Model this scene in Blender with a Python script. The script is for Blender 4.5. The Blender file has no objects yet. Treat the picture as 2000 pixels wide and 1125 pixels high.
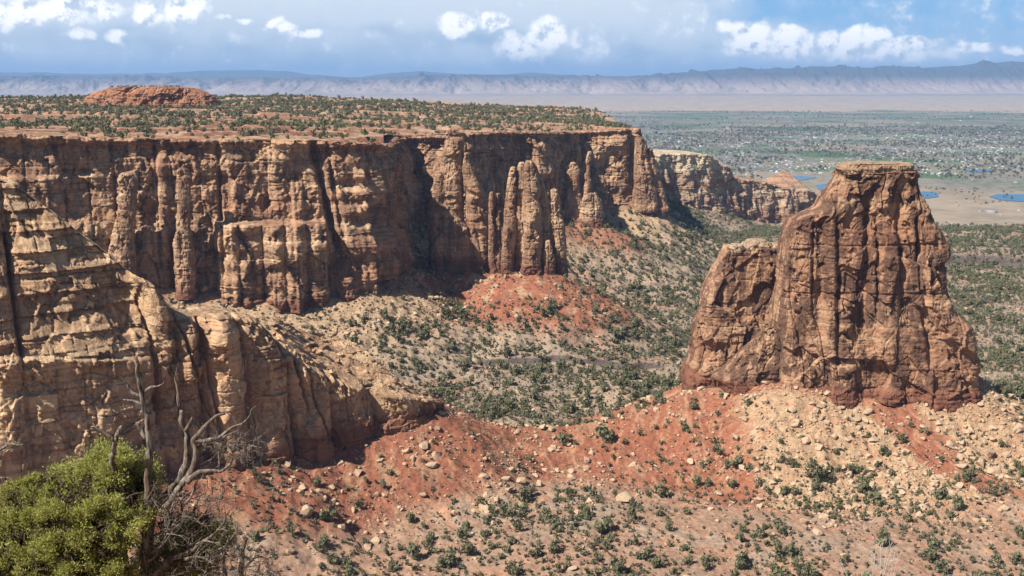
import bpy, math, random
import numpy as np
from mathutils import Vector

# ------------------------------------------------------------------ camera, sky, sun, exposure
SC = bpy.context.scene
R = math.radians
FPX = 2144.0                      # focal length in pixels of the 2000 px wide picture
PITCH = R(10.6)                   # camera looks down into the canyon
cam_d = bpy.data.cameras.new('camera')
cam_d.sensor_width = 36.0
cam_d.lens = 36.0 * FPX / 2000.0
cam_d.clip_start = 0.5
cam_d.clip_end = 200000.0
cam = bpy.data.objects.new('camera', cam_d)
SC.collection.objects.link(cam)
cam.rotation_euler = (R(90) - PITCH, 0, 0)
SC.camera = cam
SC.view_settings.view_transform = 'Standard'
SC.view_settings.look = 'None'
SC.view_settings.gamma = 1.0
SC.view_settings.exposure = 0.72
SC.view_settings.use_curve_mapping = False
SC.render.engine = 'CYCLES'
SC.cycles.max_bounces = 5
SC.cycles.diffuse_bounces = 3
SC.cycles.volume_bounces = 0
SC.cycles.use_denoising = True
SC.cycles.caustics_reflective = False
SC.cycles.caustics_refractive = False

SUN_EL = R(47)
SUN_AZ = (-0.83, -0.555)           # horizontal direction towards the sun: from the left, a little behind the viewer
_l = math.hypot(*SUN_AZ)
TOSUN = Vector((SUN_AZ[0]/_l*math.cos(SUN_EL), SUN_AZ[1]/_l*math.cos(SUN_EL), math.sin(SUN_EL)))
sun_d = bpy.data.lights.new('sun', 'SUN')
sun_d.energy = 5.0
sun_d.angle = R(0.53)
sun_d.color = (1.0, 0.95, 0.87)
sun = bpy.data.objects.new('sun', sun_d)
SC.collection.objects.link(sun)
sun.rotation_euler = (-TOSUN).to_track_quat('-Z', 'Y').to_euler()
sun.location = TOSUN * 3000


class NT:
    """tiny helper to write node trees"""
    def __init__(s, nt):
        s.nt = nt
        s.n = nt.nodes
        s.l = nt.links

    def new(s, t, **kw):
        n = s.n.new(t)
        for k, v in kw.items():
            setattr(n, k, v)
        return n

    def put(s, sock, v):
        if isinstance(v, bpy.types.NodeSocket):
            s.l.new(v, sock)
        elif v is not None:
            if hasattr(sock, 'default_value'):
                try:
                    sock.default_value = v
                except Exception:
                    sock.default_value = (v[0], v[1], v[2], 1.0)

    def m(s, op, a, b=None, c=None, clamp=False):
        n = s.new('ShaderNodeMath', operation=op, use_clamp=clamp)
        s.put(n.inputs[0], a)
        s.put(n.inputs[1], b)
        s.put(n.inputs[2], c)
        return n.outputs[0]

    def v(s, op, a, b=None):
        n = s.new('ShaderNodeVectorMath', operation=op)
        s.put(n.inputs[0], a)
        s.put(n.inputs[1], b)
        return n.outputs[0]

    def noise(s, vec, scale, detail=4, rough=0.55, dist=0.0, dim='3D'):
        n = s.new('ShaderNodeTexNoise', noise_dimensions=dim)
        s.put(n.inputs['Vector'], vec)
        n.inputs['Scale'].default_value = scale
        n.inputs['Detail'].default_value = detail
        n.inputs['Roughness'].default_value = rough
        n.inputs['Distortion'].default_value = dist
        return n.outputs[0]

    def step(s, x, lo, hi, a=0.0, b=1.0):
        n = s.new('ShaderNodeMapRange', interpolation_type='SMOOTHSTEP')
        s.put(n.inputs['Value'], x)
        s.put(n.inputs['From Min'], lo)
        s.put(n.inputs['From Max'], hi)
        s.put(n.inputs['To Min'], a)
        s.put(n.inputs['To Max'], b)
        return n.outputs['Result']

    def mix(s, f, a, b, mode='MIX'):
        n = s.new('ShaderNodeMix', data_type='RGBA', blend_type=mode)
        n.clamp_factor = True
        s.put(n.inputs[0], f)
        s.put(n.inputs[6], a)
        s.put(n.inputs[7], b)
        return n.outputs[2]

    def xyz(s, x, y, z):
        n = s.new('ShaderNodeCombineXYZ')
        s.put(n.inputs[0], x)
        s.put(n.inputs[1], y)
        s.put(n.inputs[2], z)
        return n.outputs[0]

    def sep(s, v):
        n = s.new('ShaderNodeSeparateXYZ')
        s.put(n.inputs[0], v)
        return n.outputs


# pixel (of the 2000 x 1125 picture) -> direction with y = 1
def ray(px, py):
    px = np.asarray(px, float)
    py = np.asarray(py, float)
    x = (px - 1000.0) / FPX
    d = (py - 562.5) / FPX
    cy = math.cos(PITCH) - d * math.sin(PITCH)
    cz = -math.sin(PITCH) - d * math.cos(PITCH)
    return x / cy, cz / cy


def P(px, py, Y):
    u, v = ray(px, py)
    return np.array([u * Y, Y * np.ones_like(u), v * Y]).T


def project(X):
    f = X[:, 1] * math.cos(PITCH) - X[:, 2] * math.sin(PITCH)
    up = X[:, 1] * math.sin(PITCH) + X[:, 2] * math.cos(PITCH)
    f = np.maximum(f, 1e-3)
    return 1000 + FPX * X[:, 0] / f, 562.5 - FPX * up / f, f


def build_world():
    w = bpy.data.worlds.new('World')
    SC.world = w
    w.use_nodes = True
    t = NT(w.node_tree)
    t.n.clear()
    sky = t.new('ShaderNodeTexSky', sky_type='NISHITA', sun_disc=False)
    sky.sun_elevation = SUN_EL
    sky.sun_rotation = math.atan2(SUN_AZ[0], SUN_AZ[1])
    sky.altitude = 1700
    sky.air_density = 1.0
    sky.dust_density = 0.6
    sky.ozone_density = 1.3
    g = t.new('ShaderNodeTexCoord').outputs['Generated']
    s = t.sep(g)
    yy = t.m('MAXIMUM', s[1], 0.05)
    u = t.m('DIVIDE', s[0], yy)
    v = t.m('DIVIDE', s[2], yy)
    front = t.step(s[1], 0.05, 0.45)
    p = t.xyz(u, v, 0.0)
    warp = t.new('ShaderNodeTexNoise')
    t.put(warp.inputs['Vector'], p)
    warp.inputs['Scale'].default_value = 55
    warp.inputs['Detail'].default_value = 3
    wv = t.v('MULTIPLY', t.v('SUBTRACT', warp.outputs['Color'], (0.5, 0.5, 0.5)), (0.022, 0.018, 0.0))
    pw = t.v('ADD', p, wv)
    su = t.sep(pw)

    def blobs(lst):
        acc = None
        for (px, py, rx, ry, a) in lst:
            bu, bv = ray(px, py)
            x = t.m('MULTIPLY', t.m('SUBTRACT', su[0], float(bu)), FPX / rx)
            y = t.m('MULTIPLY', t.m('SUBTRACT', su[1], float(bv)), FPX / ry)
            r2 = t.m('ADD', t.m('MULTIPLY', x, x), t.m('MULTIPLY', y, y))
            k = t.m('MULTIPLY', t.m('MAXIMUM', t.m('SUBTRACT', 1.0, r2), 0.0), a)
            acc = k if acc is None else t.m('MAXIMUM', acc, k)
        return acc

    puffs = blobs([(110, 18, 150, 34, 1.0), (15, 32, 70, 30, .9), (215, 20, 44, 20, .9), (288, 24, 36, 32, 1.0), (365, 14, 62, 32, 1.1),
                   (432, 30, 28, 12, .8), (160, 66, 40, 14, .7), (225, 70, 40, 13, .65), (545, 50, 42, 15, .95), (596, 64, 42, 14, 1.0),
                   (482, 40, 22, 10, .8), (895, 44, 48, 26, 1.1), (968, 40, 38, 22, 1.05), (1062, 72, 50, 46, 1.15), (1020, 92, 75, 36, .85),
                   (1150, 88, 44, 50, .5), (1415, 52, 30, 18, .85), (1462, 60, 50, 28, 1.1), (1545, 66, 44, 18, 1.0), (1540, 92, 60, 18, .9),
                   (1692, 64, 52, 20, 1.2), (1640, 82, 90, 24, .95), (1780, 84, 75, 18, 1.0), (1900, 92, 66, 15, .9), (1985, 94, 34, 12, .95),
                   (1600, 104, 150, 22, .75), (1740, 104, 180, 22, .75), (1480, 92, 90, 22, .8), (1340, 60, 60, 20, .4)])
    nf = t.noise(p, 42, 9, 0.62)
    nf2 = t.noise(t.v('ADD', p, (-0.0035, 0.0055, 0.0)), 42, 9, 0.62)
    cov = t.m('ADD', puffs, t.m('MULTIPLY', t.m('SUBTRACT', nf, 0.5), 2.5))
    puff_m = t.step(cov, 0.08, 0.90)
    relief = t.step(t.m('SUBTRACT', nf, nf2), -0.15, 0.02)
    # soft grey-blue veil of rain under the deck
    veil_n = t.noise(t.v('MULTIPLY', p, (5.0, 9.0, 1.0)), 1.0, 5, 0.5)
    edge = t.m('ADD', u, t.m('MULTIPLY', t.m('SUBTRACT', veil_n, 0.5), 0.25))
    edge = t.m('ADD', edge, t.m('MULTIPLY', v, -0.9))
    veil = t.step(edge, 0.19, 0.05)
    streak = t.noise(t.xyz(t.m('ADD', t.m('MULTIPLY', u, 9.0), t.m('MULTIPLY', v, 5.0)), t.m('MULTIPLY', v, 2.4), 0.0), 1.0, 4, 0.5)
    top = t.step(v, 0.022, 0.078)
    patch = t.noise(t.v('MULTIPLY', p, (8.0, 22.0, 1.0)), 1.0, 6, 0.55)
    pale = t.m('MULTIPLY', t.step(t.m('ADD', patch, t.m('MULTIPLY', top, 0.22)), 0.46, 0.68), t.m('ADD', 0.30, t.m('MULTIPLY', top, 0.70)))
    K = 1/0.055                                # background strength is 0.055
    blue_dark = (0.255*K, 0.345*K, 0.455*K, 1)
    blue_lite = (0.335*K, 0.405*K, 0.480*K, 1)
    white_gr = (0.55*K, 0.58*K, 0.60*K, 1)
    vc = t.mix(t.step(streak, 0.36, 0.66), blue_dark, blue_lite)
    vc = t.mix(t.m('MULTIPLY', pale, 0.95), vc, white_gr)
    low = t.step(v, 0.030, 0.0)
    clear = t.mix(t.step(v, 0.085, 0.0), (0.108*K, 0.295*K, 0.545*K, 1), (0.25*K, 0.40*K, 0.57*K, 1))
    hz = t.step(v, 0.048, 0.02)
    clear = t.mix(t.m('MULTIPLY', hz, 0.6), clear, (0.31*K, 0.43*K, 0.58*K, 1))
    skyc = t.mix(t.m('MULTIPLY', front, 0.86), sky.outputs[0], clear)
    c1 = t.mix(t.m('MULTIPLY', t.m('MULTIPLY', veil, front), 0.95), skyc, vc)
    pc = t.mix(relief, (0.40*K, 0.46*K, 0.54*K, 1), (0.92*K, 0.89*K, 0.85*K, 1))
    soft = blobs([(150, 108, 260, 42, .55), (1150, 92, 110, 55, .8), (930, 112, 150, 36, .6), (1260, 30, 230, 55, .75), (750, 12, 420, 50, 1.1), (1040, 16, 300, 56, .95), (420, 60, 300, 40, .55), (640, 70, 200, 60, .4), (1330, 60, 150, 60, .7), (1650, 104, 380, 30, .9), (200, 20, 330, 50, .9), (1480, 70, 160, 40, .6)])
    sf = t.noise(p, 22, 6, 0.58)
    soft_m = t.step(t.m('ADD', soft, t.m('MULTIPLY', t.m('SUBTRACT', sf, 0.5), 1.6)), 0.0, 0.85)
    c1 = t.mix(t.m('MULTIPLY', t.m('MULTIPLY', soft_m, front), 0.9), c1, (0.50*K, 0.55*K, 0.60*K, 1))
    halo = t.step(cov, -0.35, 0.6)
    c1 = t.mix(t.m('MULTIPLY', t.m('MULTIPLY', halo, front), 0.5), c1, (0.43*K, 0.50*K, 0.575*K, 1))
    c2 = t.mix(t.m('MULTIPLY', t.m('MULTIPLY', puff_m, front), 0.97), c1, pc)
    # the deck overhead, out of frame: keep the plain sky there
    hi = t.step(v, 0.35, 0.12)
    c3 = t.mix(hi, sky.outputs[0], c2)
    bg = t.new('ShaderNodeBackground')
    t.put(bg.inputs[0], c3)
    bg.inputs[1].default_value = 0.055
    out = t.new('ShaderNodeOutputWorld')
    t.l.new(bg.outputs[0], out.inputs[0])


build_world()

# ------------------------------------------------------------------ numeric helpers
rng = np.random.default_rng(7)
random.seed(7)


def _h(ix, iy, iz, seed):
    with np.errstate(over='ignore'):
        h = (ix.astype(np.int64) * 374761393 + iy.astype(np.int64) * 668265263 + iz.astype(np.int64) * 2147483647 + seed * 974634777)
        h = (h ^ (h >> 13)) & 0xFFFFFFFF
        h = (h * 1274126177) & 0xFFFFFFFF
        h = (h ^ (h >> 16)) & 0xFFFFFFFF
        h = (h * 2246822519) & 0xFFFFFFFF
        h = h ^ (h >> 13)
    return h


def hsh(i, seed, j=0):
    i = np.asarray(np.floor(i)).astype(np.int64)
    j = np.asarray(np.floor(j)).astype(np.int64) + np.zeros_like(i)
    return (_h(i, j, np.zeros_like(i), seed) & 0xFFFFF) / float(0xFFFFF)


_GR = np.array([(1, 1, 0), (-1, 1, 0), (1, -1, 0), (-1, -1, 0), (1, 0, 1), (-1, 0, 1), (1, 0, -1), (-1, 0, -1),
                (0, 1, 1), (0, -1, 1), (0, 1, -1), (0, -1, -1), (1, 1, 0), (-1, 1, 0), (0, -1, 1), (0, -1, -1)], float)


def pn(x, y, z=0.0, seed=0):
    x, y, z = np.broadcast_arrays(np.asarray(x, float), np.asarray(y, float), np.asarray(z, float))
    xi, yi, zi = np.floor(x), np.floor(y), np.floor(z)
    xf, yf, zf = x - xi, y - yi, z - zi
    xi, yi, zi = xi.astype(np.int64), yi.astype(np.int64), zi.astype(np.int64)
    fu = xf**3*(xf*(xf*6-15)+10)
    fv = yf**3*(yf*(yf*6-15)+10)
    fw = zf**3*(zf*(zf*6-15)+10)
    flat = not np.any(zf)
    out = 0
    for dz in ((0,) if flat else (0, 1)):
        for dy in (0, 1):
            for dx in (0, 1):
                g = _GR[_h(xi+dx, yi+dy, zi+dz, seed) & 15]
                d = g[..., 0]*(xf-dx)+g[..., 1]*(yf-dy)+g[..., 2]*(zf-dz)
                wt = (fu if dx else 1-fu)*(fv if dy else 1-fv)
                if not flat:
                    wt = wt*(fw if dz else 1-fw)
                out = out + d*wt
    return out


def fbm(x, y, z=0.0, seed=0, octv=4, gain=0.5):
    a, f, o = 1.0, 1.0, 0
    for k in range(octv):
        o = o + a*pn(np.asarray(x)*f, np.asarray(y)*f, np.asarray(z)*f, seed+k*17)
        a *= gain
        f *= 2.03
    return o


def ridged(x, y, z=0.0, seed=0, octv=4):
    a, f, o = 1.0, 1.0, 0
    for k in range(octv):
        o = o + a*(1-2*np.abs(pn(np.asarray(x)*f, np.asarray(y)*f, np.asarray(z)*f, seed+k*17)))
        a *= 0.5
        f *= 2.03
    return o


def ss(x, a, b):
    t = np.clip((x-a)/(b-a), 0, 1)
    return t*t*(3-2*t)


def cells(u, seed, jit=0.7):
    """jittered 1-D cells: id of the cell and the distance (in cell units) to its nearer boundary, position 0..1 in it"""
    i = np.floor(u)
    bs = [i+k+jit*(hsh(i+k, seed)-0.5) for k in (-1, 0, 1, 2)]
    idx = np.where(u < bs[1], i-1, np.where(u < bs[2], i, i+1))
    lo = np.where(u < bs[1], bs[0], np.where(u < bs[2], bs[1], bs[2]))
    hi = np.where(u < bs[1], bs[1], np.where(u < bs[2], bs[2], bs[3]))
    d = np.minimum(u-lo, hi-u)
    return idx, d, (u-lo)/np.maximum(hi-lo, 1e-6)


def blocks2(x, y, seed):
    """jittered Voronoi blocks in plan: hash of the block, its offset from the centre, distance to its edge"""
    xi, yi = np.floor(x), np.floor(y)
    d1 = np.full(np.shape(x), 9.0); d2 = d1.copy(); hh = np.zeros(np.shape(x)); ox = hh.copy(); oy = hh.copy()
    for dx in (-1, 0, 1):
        for dy in (-1, 0, 1):
            cx, cy = xi+dx, yi+dy
            px, py = cx+0.5+0.8*(hsh(cx, seed, cy)-0.5), cy+0.5+0.8*(hsh(cx, seed+1, cy)-0.5)
            d = np.hypot(x-px, y-py)
            n = d < d1
            d2 = np.where(n, d1, np.minimum(d2, d))
            hh = np.where(n, hsh(cx, seed+2, cy), hh); ox = np.where(n, x-px, ox); oy = np.where(n, y-py, oy)
            d1 = np.where(n, d, d1)
    return hh, ox, oy, d2-d1


def rock(s, z, seed, big=16.0, med=6.0, bed=7.0, A=(3.0, 1.3, 0.8), crack=1.0, bedA=1.0, low=4.0, col=0.5, blk=1.0, small=0.6, ct=0.45):
    """relief (m) of a sandstone wall over arc length s and height z: joints, blocks, bedding, scallops"""
    ws = s + 1.0*pn(s/24, z/40, 0, seed) + 0.35*pn(s/6, z/10, 0, seed+1)
    wz = z + 2.0*pn(s/55, z/40, 0, seed+2) + 0.6*pn(s/9, z/14, 0, seed+3)
    out = low*fbm(s/70, z/50, 0, seed+4, 3)
    bi, bd, bp = cells(wz/bed, seed+5, 0.9)
    for k, W in enumerate((big, med, med*0.45)):
        ci, cd, cp = cells(ws/W + (0.15*pn(s/40, z/9, 0, seed+9) if k else 0), seed+10+k, 0.85)
        run = hsh(ci, seed+12+k)
        tj = (3.2, 1.3, 0.55)[k]
        ti, td, tp = cells(wz/(bed*tj)+9.0*run, seed+14+k, 0.8)
        a = (A[0], A[1], A[1]*0.30*small)[k]
        h = hsh(ci, seed+20+k, ti)
        a0 = a
        a = a*col
        out = out + a*(h-0.5)*1.9
        # tilted facets: a block's face leans one way or the other
        out = out + a*0.5*(hsh(ci, seed+24+k, ti)-0.5)*(2*cp-1)
        out = out + a*0.18*(1-(2*cp-1)**2)
        on = ss(hsh(ci, seed+28+k, np.floor(wz/(bed*tj*1.7)+3*run)), ct, ct+0.12)
        out = out - crack*a0*(0.8, .55, .3)[k]*np.exp(-np.abs(cd*W/(0.55, 0.38, 0.3)[k])**1.5)*on
        out = out - a*0.45*np.exp(-(td*bed*tj/(0.6, 0.45, 0.3)[k])**2)
    # planar fracture faces: irregular slabs, each at its own depth and tilt
    for k, (bw, bh, am) in enumerate(((big*1.3, bed*3.6, A[0]*0.95), (big*0.55, bed*1.5, A[0]*0.48), (med*0.42, bed*0.5, A[1]*0.45*small))):
        h, ox, oy, e = blocks2(ws/bw, (wz+0.25*ws*(hsh(np.full(1, k), seed+90)[0]-.5))/bh, seed+91+4*k)
        out = out + blk*am*((h-0.5)*1.7 + 1.9*ox*(hsh(h*9973, seed+92)-0.5) + 0.9*oy*(hsh(h*7919, seed+93)-0.42))
        out = out - blk*am*0.22*np.exp(-(e*bw/0.4)**2)
    out = out + bedA*A[2]*(hsh(bi, seed+40)-0.5)*1.5
    out = out - bedA*A[2]*0.9*np.exp(-(bd*bed/0.45)**2)*ss(pn(s/30, z/20, 0, seed+41), -0.35, 0.15)
    # slabs fallen out: sharp-edged alcoves
    a = pn(s/20, z/30, 0, seed+50) + 0.5*pn(s/8, z/11, 0, seed+51) + 0.2*pn(s/3, z/4, 0, seed+54)
    out = out - 2.3*ss(a, 0.14, 0.17)-1.5*ss(a, 0.34, 0.37)
    b = pn(s/8, z/13, 0, seed+52) + 0.45*pn(s/3.5, z/5, 0, seed+53)
    out = out + small*(-1.1*ss(b, 0.15, 0.17)+0.6*ss(-b, 0.28, 0.30))
    out = out + 0.40*small*ridged(s/7.0, z/5.0, 0, seed+60, 4)
    # spalled plates: the face breaks back in thin steps
    for q, w in ((1.5, 0.45), (0.6, 0.25)):
        f = out/q+0.35*pn(s/11, z/8, 0, seed+61)
        out = (1-w)*out+w*q*(np.floor(f)+ss(f-np.floor(f), 0.84, 1.0))
    return out


# ------------------------------------------------------------------ mesh helpers
ALLV = []        # vertices of the big occluders, for choosing what is in view


def mk(name, V, F, mat, parent=None, smooth=False, occl=False, coll=None):
    V = np.ascontiguousarray(V, np.float32)
    me = bpy.data.meshes.new(name)
    if isinstance(F, np.ndarray):
        F = [F]
    F = [np.asarray(f, np.int32) for f in F if len(f)]
    me.vertices.add(len(V))
    me.vertices.foreach_set('co', V.ravel())
    tot = np.concatenate([np.full(len(f), f.shape[1], np.int32) for f in F])
    idx = np.concatenate([f.ravel() for f in F])
    me.loops.add(len(idx))
    me.loops.foreach_set('vertex_index', idx)
    me.polygons.add(len(tot))
    st = np.zeros(len(tot), np.int32)
    st[1:] = np.cumsum(tot)[:-1]
    me.polygons.foreach_set('loop_start', st)
    me.polygons.foreach_set('loop_total', tot)
    if smooth:
        me.polygons.foreach_set('use_smooth', np.ones(len(tot), bool))
    me.update(calc_edges=True)
    me.materials.append(mat)
    o = bpy.data.objects.new(name, me)
    SC.collection.objects.link(o)
    if parent is not None:
        o.parent = parent
    if occl:
        ALLV.append(V.copy())
    return o


def tag(o, label=None, cat=None, group=None, kind=None):
    if label:
        o['label'] = label
    if cat:
        o['category'] = cat
    if group:
        o['group'] = group
    if kind:
        o['kind'] = kind
    return o


def empty(name, loc=(0, 0, 0)):
    o = bpy.data.objects.new(name, None)
    SC.collection.objects.link(o)
    o.location = loc
    return o


def gridF(n, m, wrap=False):
    """quads of an n x m grid of vertices (row major); wrap closes the m direction"""
    i = np.arange(n-1)[:, None]
    j = np.arange(m if wrap else m-1)[None, :]
    j2 = (j+1) % m
    a = i*m+j
    return np.stack([a, i*m+j2, (i+1)*m+j2, (i+1)*m+j], -1).reshape(-1, 4)


def set_col(o, name, C):
    at = o.data.color_attributes.new(name, 'FLOAT_COLOR', 'POINT')
    at.data.foreach_set('color', np.ascontiguousarray(np.c_[C, np.ones(len(C))], np.float32).ravel())


# ------------------------------------------------------------------ materials
def new_mat(name):
    m = bpy.data.materials.new(name)
    m.use_nodes = True
    t = NT(m.node_tree)
    b = t.n['Principled BSDF']
    b.inputs['Roughness'].default_value = 0.93
    b.inputs['Specular IOR Level'].default_value = 0.15
    return m, t, b


def _colnoise(t, p, scale):
    n = t.new('ShaderNodeTexNoise')
    t.put(n.inputs['Vector'], p)
    n.inputs['Scale'].default_value = scale
    n.inputs['Detail'].default_value = 3
    return n.outputs['Color']


def rock_mat(name, main, pale, dark, red, varnish=0.6, zred=None, zpale=None, bump=1.0, band=0.5):
    m, t, b = new_mat(name)
    p = t.new('ShaderNodeNewGeometry').outputs['Position']
    s = t.sep(p)
    big = t.noise(t.v('MULTIPLY', p, (0.012, 0.012, 0.02)), 1.0, 4)
    strata = t.noise(t.v('MULTIPLY', p, (0.004, 0.004, 0.16)), 1.0, 5, 0.6)
    lines = t.noise(t.v('MULTIPLY', p, (0.012, 0.012, 0.75)), 1.0, 5, 0.6)
    fine = t.noise(p, 0.35, 8, 0.65)
    c = t.mix(t.step(strata, 0.36, 0.64), main, pale)
    c = t.mix(t.m('MULTIPLY', t.step(big, 0.42, 0.66), 0.6), c, red)
    c = t.mix(t.m('MULTIPLY', t.step(lines, 0.53, 0.66), band), c, dark)
    streak = t.noise(t.v('MULTIPLY', p, (0.16, 0.16, 0.018)), 1.0, 6, 0.6)
    patch = t.noise(t.v('MULTIPLY', p, (0.03, 0.03, 0.022)), 1.0, 5, 0.6, 0.6)
    vm = t.m('MULTIPLY', t.step(streak, 0.45, 0.53), t.step(patch, 0.43, 0.50))
    blk = t.noise(t.v('MULTIPLY', p, (0.08, 0.08, 0.05)), 1.0, 6, 0.62, 0.4)
    vm = t.m('MAXIMUM', vm, t.m('MULTIPLY', t.step(blk, 0.545, 0.572), t.step(patch, 0.36, 0.46)))
    c = t.mix(t.m('MULTIPLY', vm, varnish), c, dark)
    if zred is not None:
        zz = t.m('ADD', s[2], t.m('MULTIPLY', t.m('SUBTRACT', big, 0.5), 14.0))
        c = t.mix(t.m('MULTIPLY', t.step(zz, zred+5.0, zred-3.0), 0.8), c, (0.17, 0.065, 0.040, 1))
    if zpale is not None:
        zz = t.m('ADD', s[2], t.m('MULTIPLY', t.m('SUBTRACT', big, 0.5), 16.0))
        c = t.mix(t.m('MULTIPLY', t.step(zz, zpale-4.0, zpale+5.0), 0.85), c, pale)
    c = t.mix(1.0, c, t.mix(fine, (0.62, 0.62, 0.62, 1), (1.36, 1.36, 1.36, 1)), 'MULTIPLY')
    t.put(b.inputs['Base Color'], c)
    bn = t.new('ShaderNodeBump')
    bn.inputs['Strength'].default_value = 0.75*bump
    bn.inputs['Distance'].default_value = 1.1
    wp = t.v('ADD', p, t.v('MULTIPLY', t.v('SUBTRACT', _colnoise(t, p, 0.12), (0.5, 0.5, 0.5)), (5.0, 5.0, 5.0)))
    ck = None
    for sc, w in (((0.10, 0.10, 0.055), 0.030), ((0.34, 0.34, 0.22), 0.035)):
        vo = t.new('ShaderNodeTexVoronoi', feature='DISTANCE_TO_EDGE')
        t.put(vo.inputs['Vector'], t.v('MULTIPLY', wp, sc))
        vo.inputs['Scale'].default_value = 1.0
        e = t.step(vo.outputs['Distance'], w, 0.0)
        ck = e if ck is None else t.m('MAXIMUM', ck, t.m('MULTIPLY', e, 0.6))
    ck = t.m('MULTIPLY', ck, t.step(t.noise(p, 0.05, 4), 0.46, 0.56))
    c = t.mix(t.m('MULTIPLY', ck, 0.55), c, dark)
    t.put(b.inputs['Base Color'], c)
    hgt = t.m('ADD', t.m('MULTIPLY', t.noise(p, 0.55, 9, 0.68), 1.0), t.m('MULTIPLY', lines, 0.55))
    hgt = t.m('SUBTRACT', hgt, t.m('MULTIPLY', ck, 0.6))
    t.put(bn.inputs['Height'], hgt)
    t.put(b.inputs['Normal'], bn.outputs[0])
    return m


M_BUTTE = rock_mat('sandstone_red', (0.325, 0.178, 0.102, 1), (0.43, 0.265, 0.16, 1), (0.080, 0.041, 0.030, 1), (0.28, 0.13, 0.072, 1),
                   0.78, zred=-178, band=0.35)
M_RIB = rock_mat('sandstone_pale_rib', (0.32, 0.185, 0.11, 1), (0.40, 0.26, 0.16, 1), (0.09, 0.045, 0.033, 1), (0.28, 0.135, 0.078, 1), 0.4)
M_CAP = rock_mat('caprock_buff', (0.33, 0.205, 0.12, 1), (0.42, 0.29, 0.18, 1), (0.12, 0.065, 0.045, 1), (0.30, 0.15, 0.085, 1), 0.25)
M_NEAR = rock_mat('sandstone_buff', (0.50, 0.315, 0.175, 1), (0.58, 0.40, 0.24, 1), (0.14, 0.076, 0.050, 1), (0.46, 0.26, 0.145, 1),
                  0.42, zred=-182, band=0.45)
M_FAR = rock_mat('sandstone_brown', (0.42, 0.245, 0.14, 1), (0.51, 0.335, 0.205, 1), (0.11, 0.052, 0.037, 1), (0.33, 0.16, 0.09, 1),
                 0.55, zred=-174, band=0.45)
M_SPIRE = rock_mat('sandstone_spire', (0.40, 0.24, 0.14, 1), (0.50, 0.335, 0.205, 1), (0.10, 0.046, 0.033, 1), (0.28, 0.125, 0.07, 1),
                   0.5, zred=-164, band=0.4)
M_CREAM = rock_mat('sandstone_cream_top', (0.38, 0.21, 0.12, 1), (0.52, 0.42, 0.29, 1), (0.12, 0.06, 0.045, 1), (0.30, 0.15, 0.09, 1),
                   0.4, zpale=-160)
M_DOME = rock_mat('sandstone_orange', (0.36, 0.165, 0.088, 1), (0.40, 0.205, 0.115, 1), (0.13, 0.055, 0.036, 1), (0.33, 0.135, 0.07, 1), 0.4)


def soil_mat():
    m, t, b = new_mat('canyon_soil')
    p = t.new('ShaderNodeNewGeometry').outputs['Position']
    at = t.new('ShaderNodeVertexColor', layer_name='soil').outputs['Color']
    mid = t.noise(p, 0.045, 6, 0.62)
    fine = t.noise(p, 0.45, 9, 0.72)
    peb = t.new('ShaderNodeTexVoronoi', feature='F1')
    t.put(peb.inputs['Vector'], p)
    peb.inputs['Scale'].default_value = 0.62
    c = t.mix(1.0, at, t.mix(mid, (0.74, 0.70, 0.68, 1), (1.26, 1.28, 1.30, 1)), 'MULTIPLY')
    c = t.mix(1.0, c, t.mix(t.step(fine, 0.3, 0.7), (0.70, 0.69, 0.68, 1), (1.28, 1.29, 1.30, 1)), 'MULTIPLY')
    # scattered pale chips
    chip = t.m('MULTIPLY', t.step(peb.outputs['Distance'], 0.34, 0.20), t.step(t.noise(p, 0.11, 5, 0.6), 0.50, 0.62))
    c = t.mix(t.m('MULTIPLY', chip, 0.42), c, (0.42, 0.30, 0.20, 1))
    t.put(b.inputs['Base Color'], c)
    bn = t.new('ShaderNodeBump')
    bn.inputs['Strength'].default_value = 0.7
    bn.inputs['Distance'].default_value = 0.9
    t.put(bn.inputs['Height'], fine)
    t.put(b.inputs['Normal'], bn.outputs[0])
    return m


M_SOIL = soil_mat()


def leaf_mat(name, a, bcol, scale=0.25, rough=0.85, trans=0.25):
    m, t, b = new_mat(name)
    g = t.new('ShaderNodeNewGeometry')
    oi = t.new('ShaderNodeObjectInfo')
    n = t.noise(g.outputs['Position'], scale, 3)
    f = t.m('ADD', t.m('MULTIPLY', g.outputs['Random Per Island'], 0.55), t.m('MULTIPLY', n, 0.5))
    c = t.mix(f, a, bcol)
    t.put(b.inputs['Base Color'], c)
    b.inputs['Roughness'].default_value = rough
    tr = t.new('ShaderNodeBsdfTranslucent')
    t.put(tr.inputs[0], c)
    mx = t.new('ShaderNodeMixShader')
    mx.inputs[0].default_value = trans
    t.l.new(b.outputs[0], mx.inputs[1])
    t.l.new(tr.outputs[0], mx.inputs[2])
    t.l.new(mx.outputs[0], t.n['Material Output'].inputs[0])
    return m


M_BUSH = leaf_mat('juniper_foliage', (0.088, 0.096, 0.046, 1), (0.255, 0.245, 0.138, 1), 0.16)
M_SAGE = leaf_mat('sage_foliage', (0.11, 0.112, 0.075, 1), (0.215, 0.21, 0.145, 1), 0.06)
M_LEAF = leaf_mat('near_juniper_foliage', (0.235, 0.250, 0.055, 1), (0.52, 0.505, 0.16, 1), 3.0, 0.7, .4)
M_VTREE = leaf_mat('valley_tree_foliage', (0.105, 0.11, 0.075, 1), (0.23, 0.215, 0.17, 1), 0.004)


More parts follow.
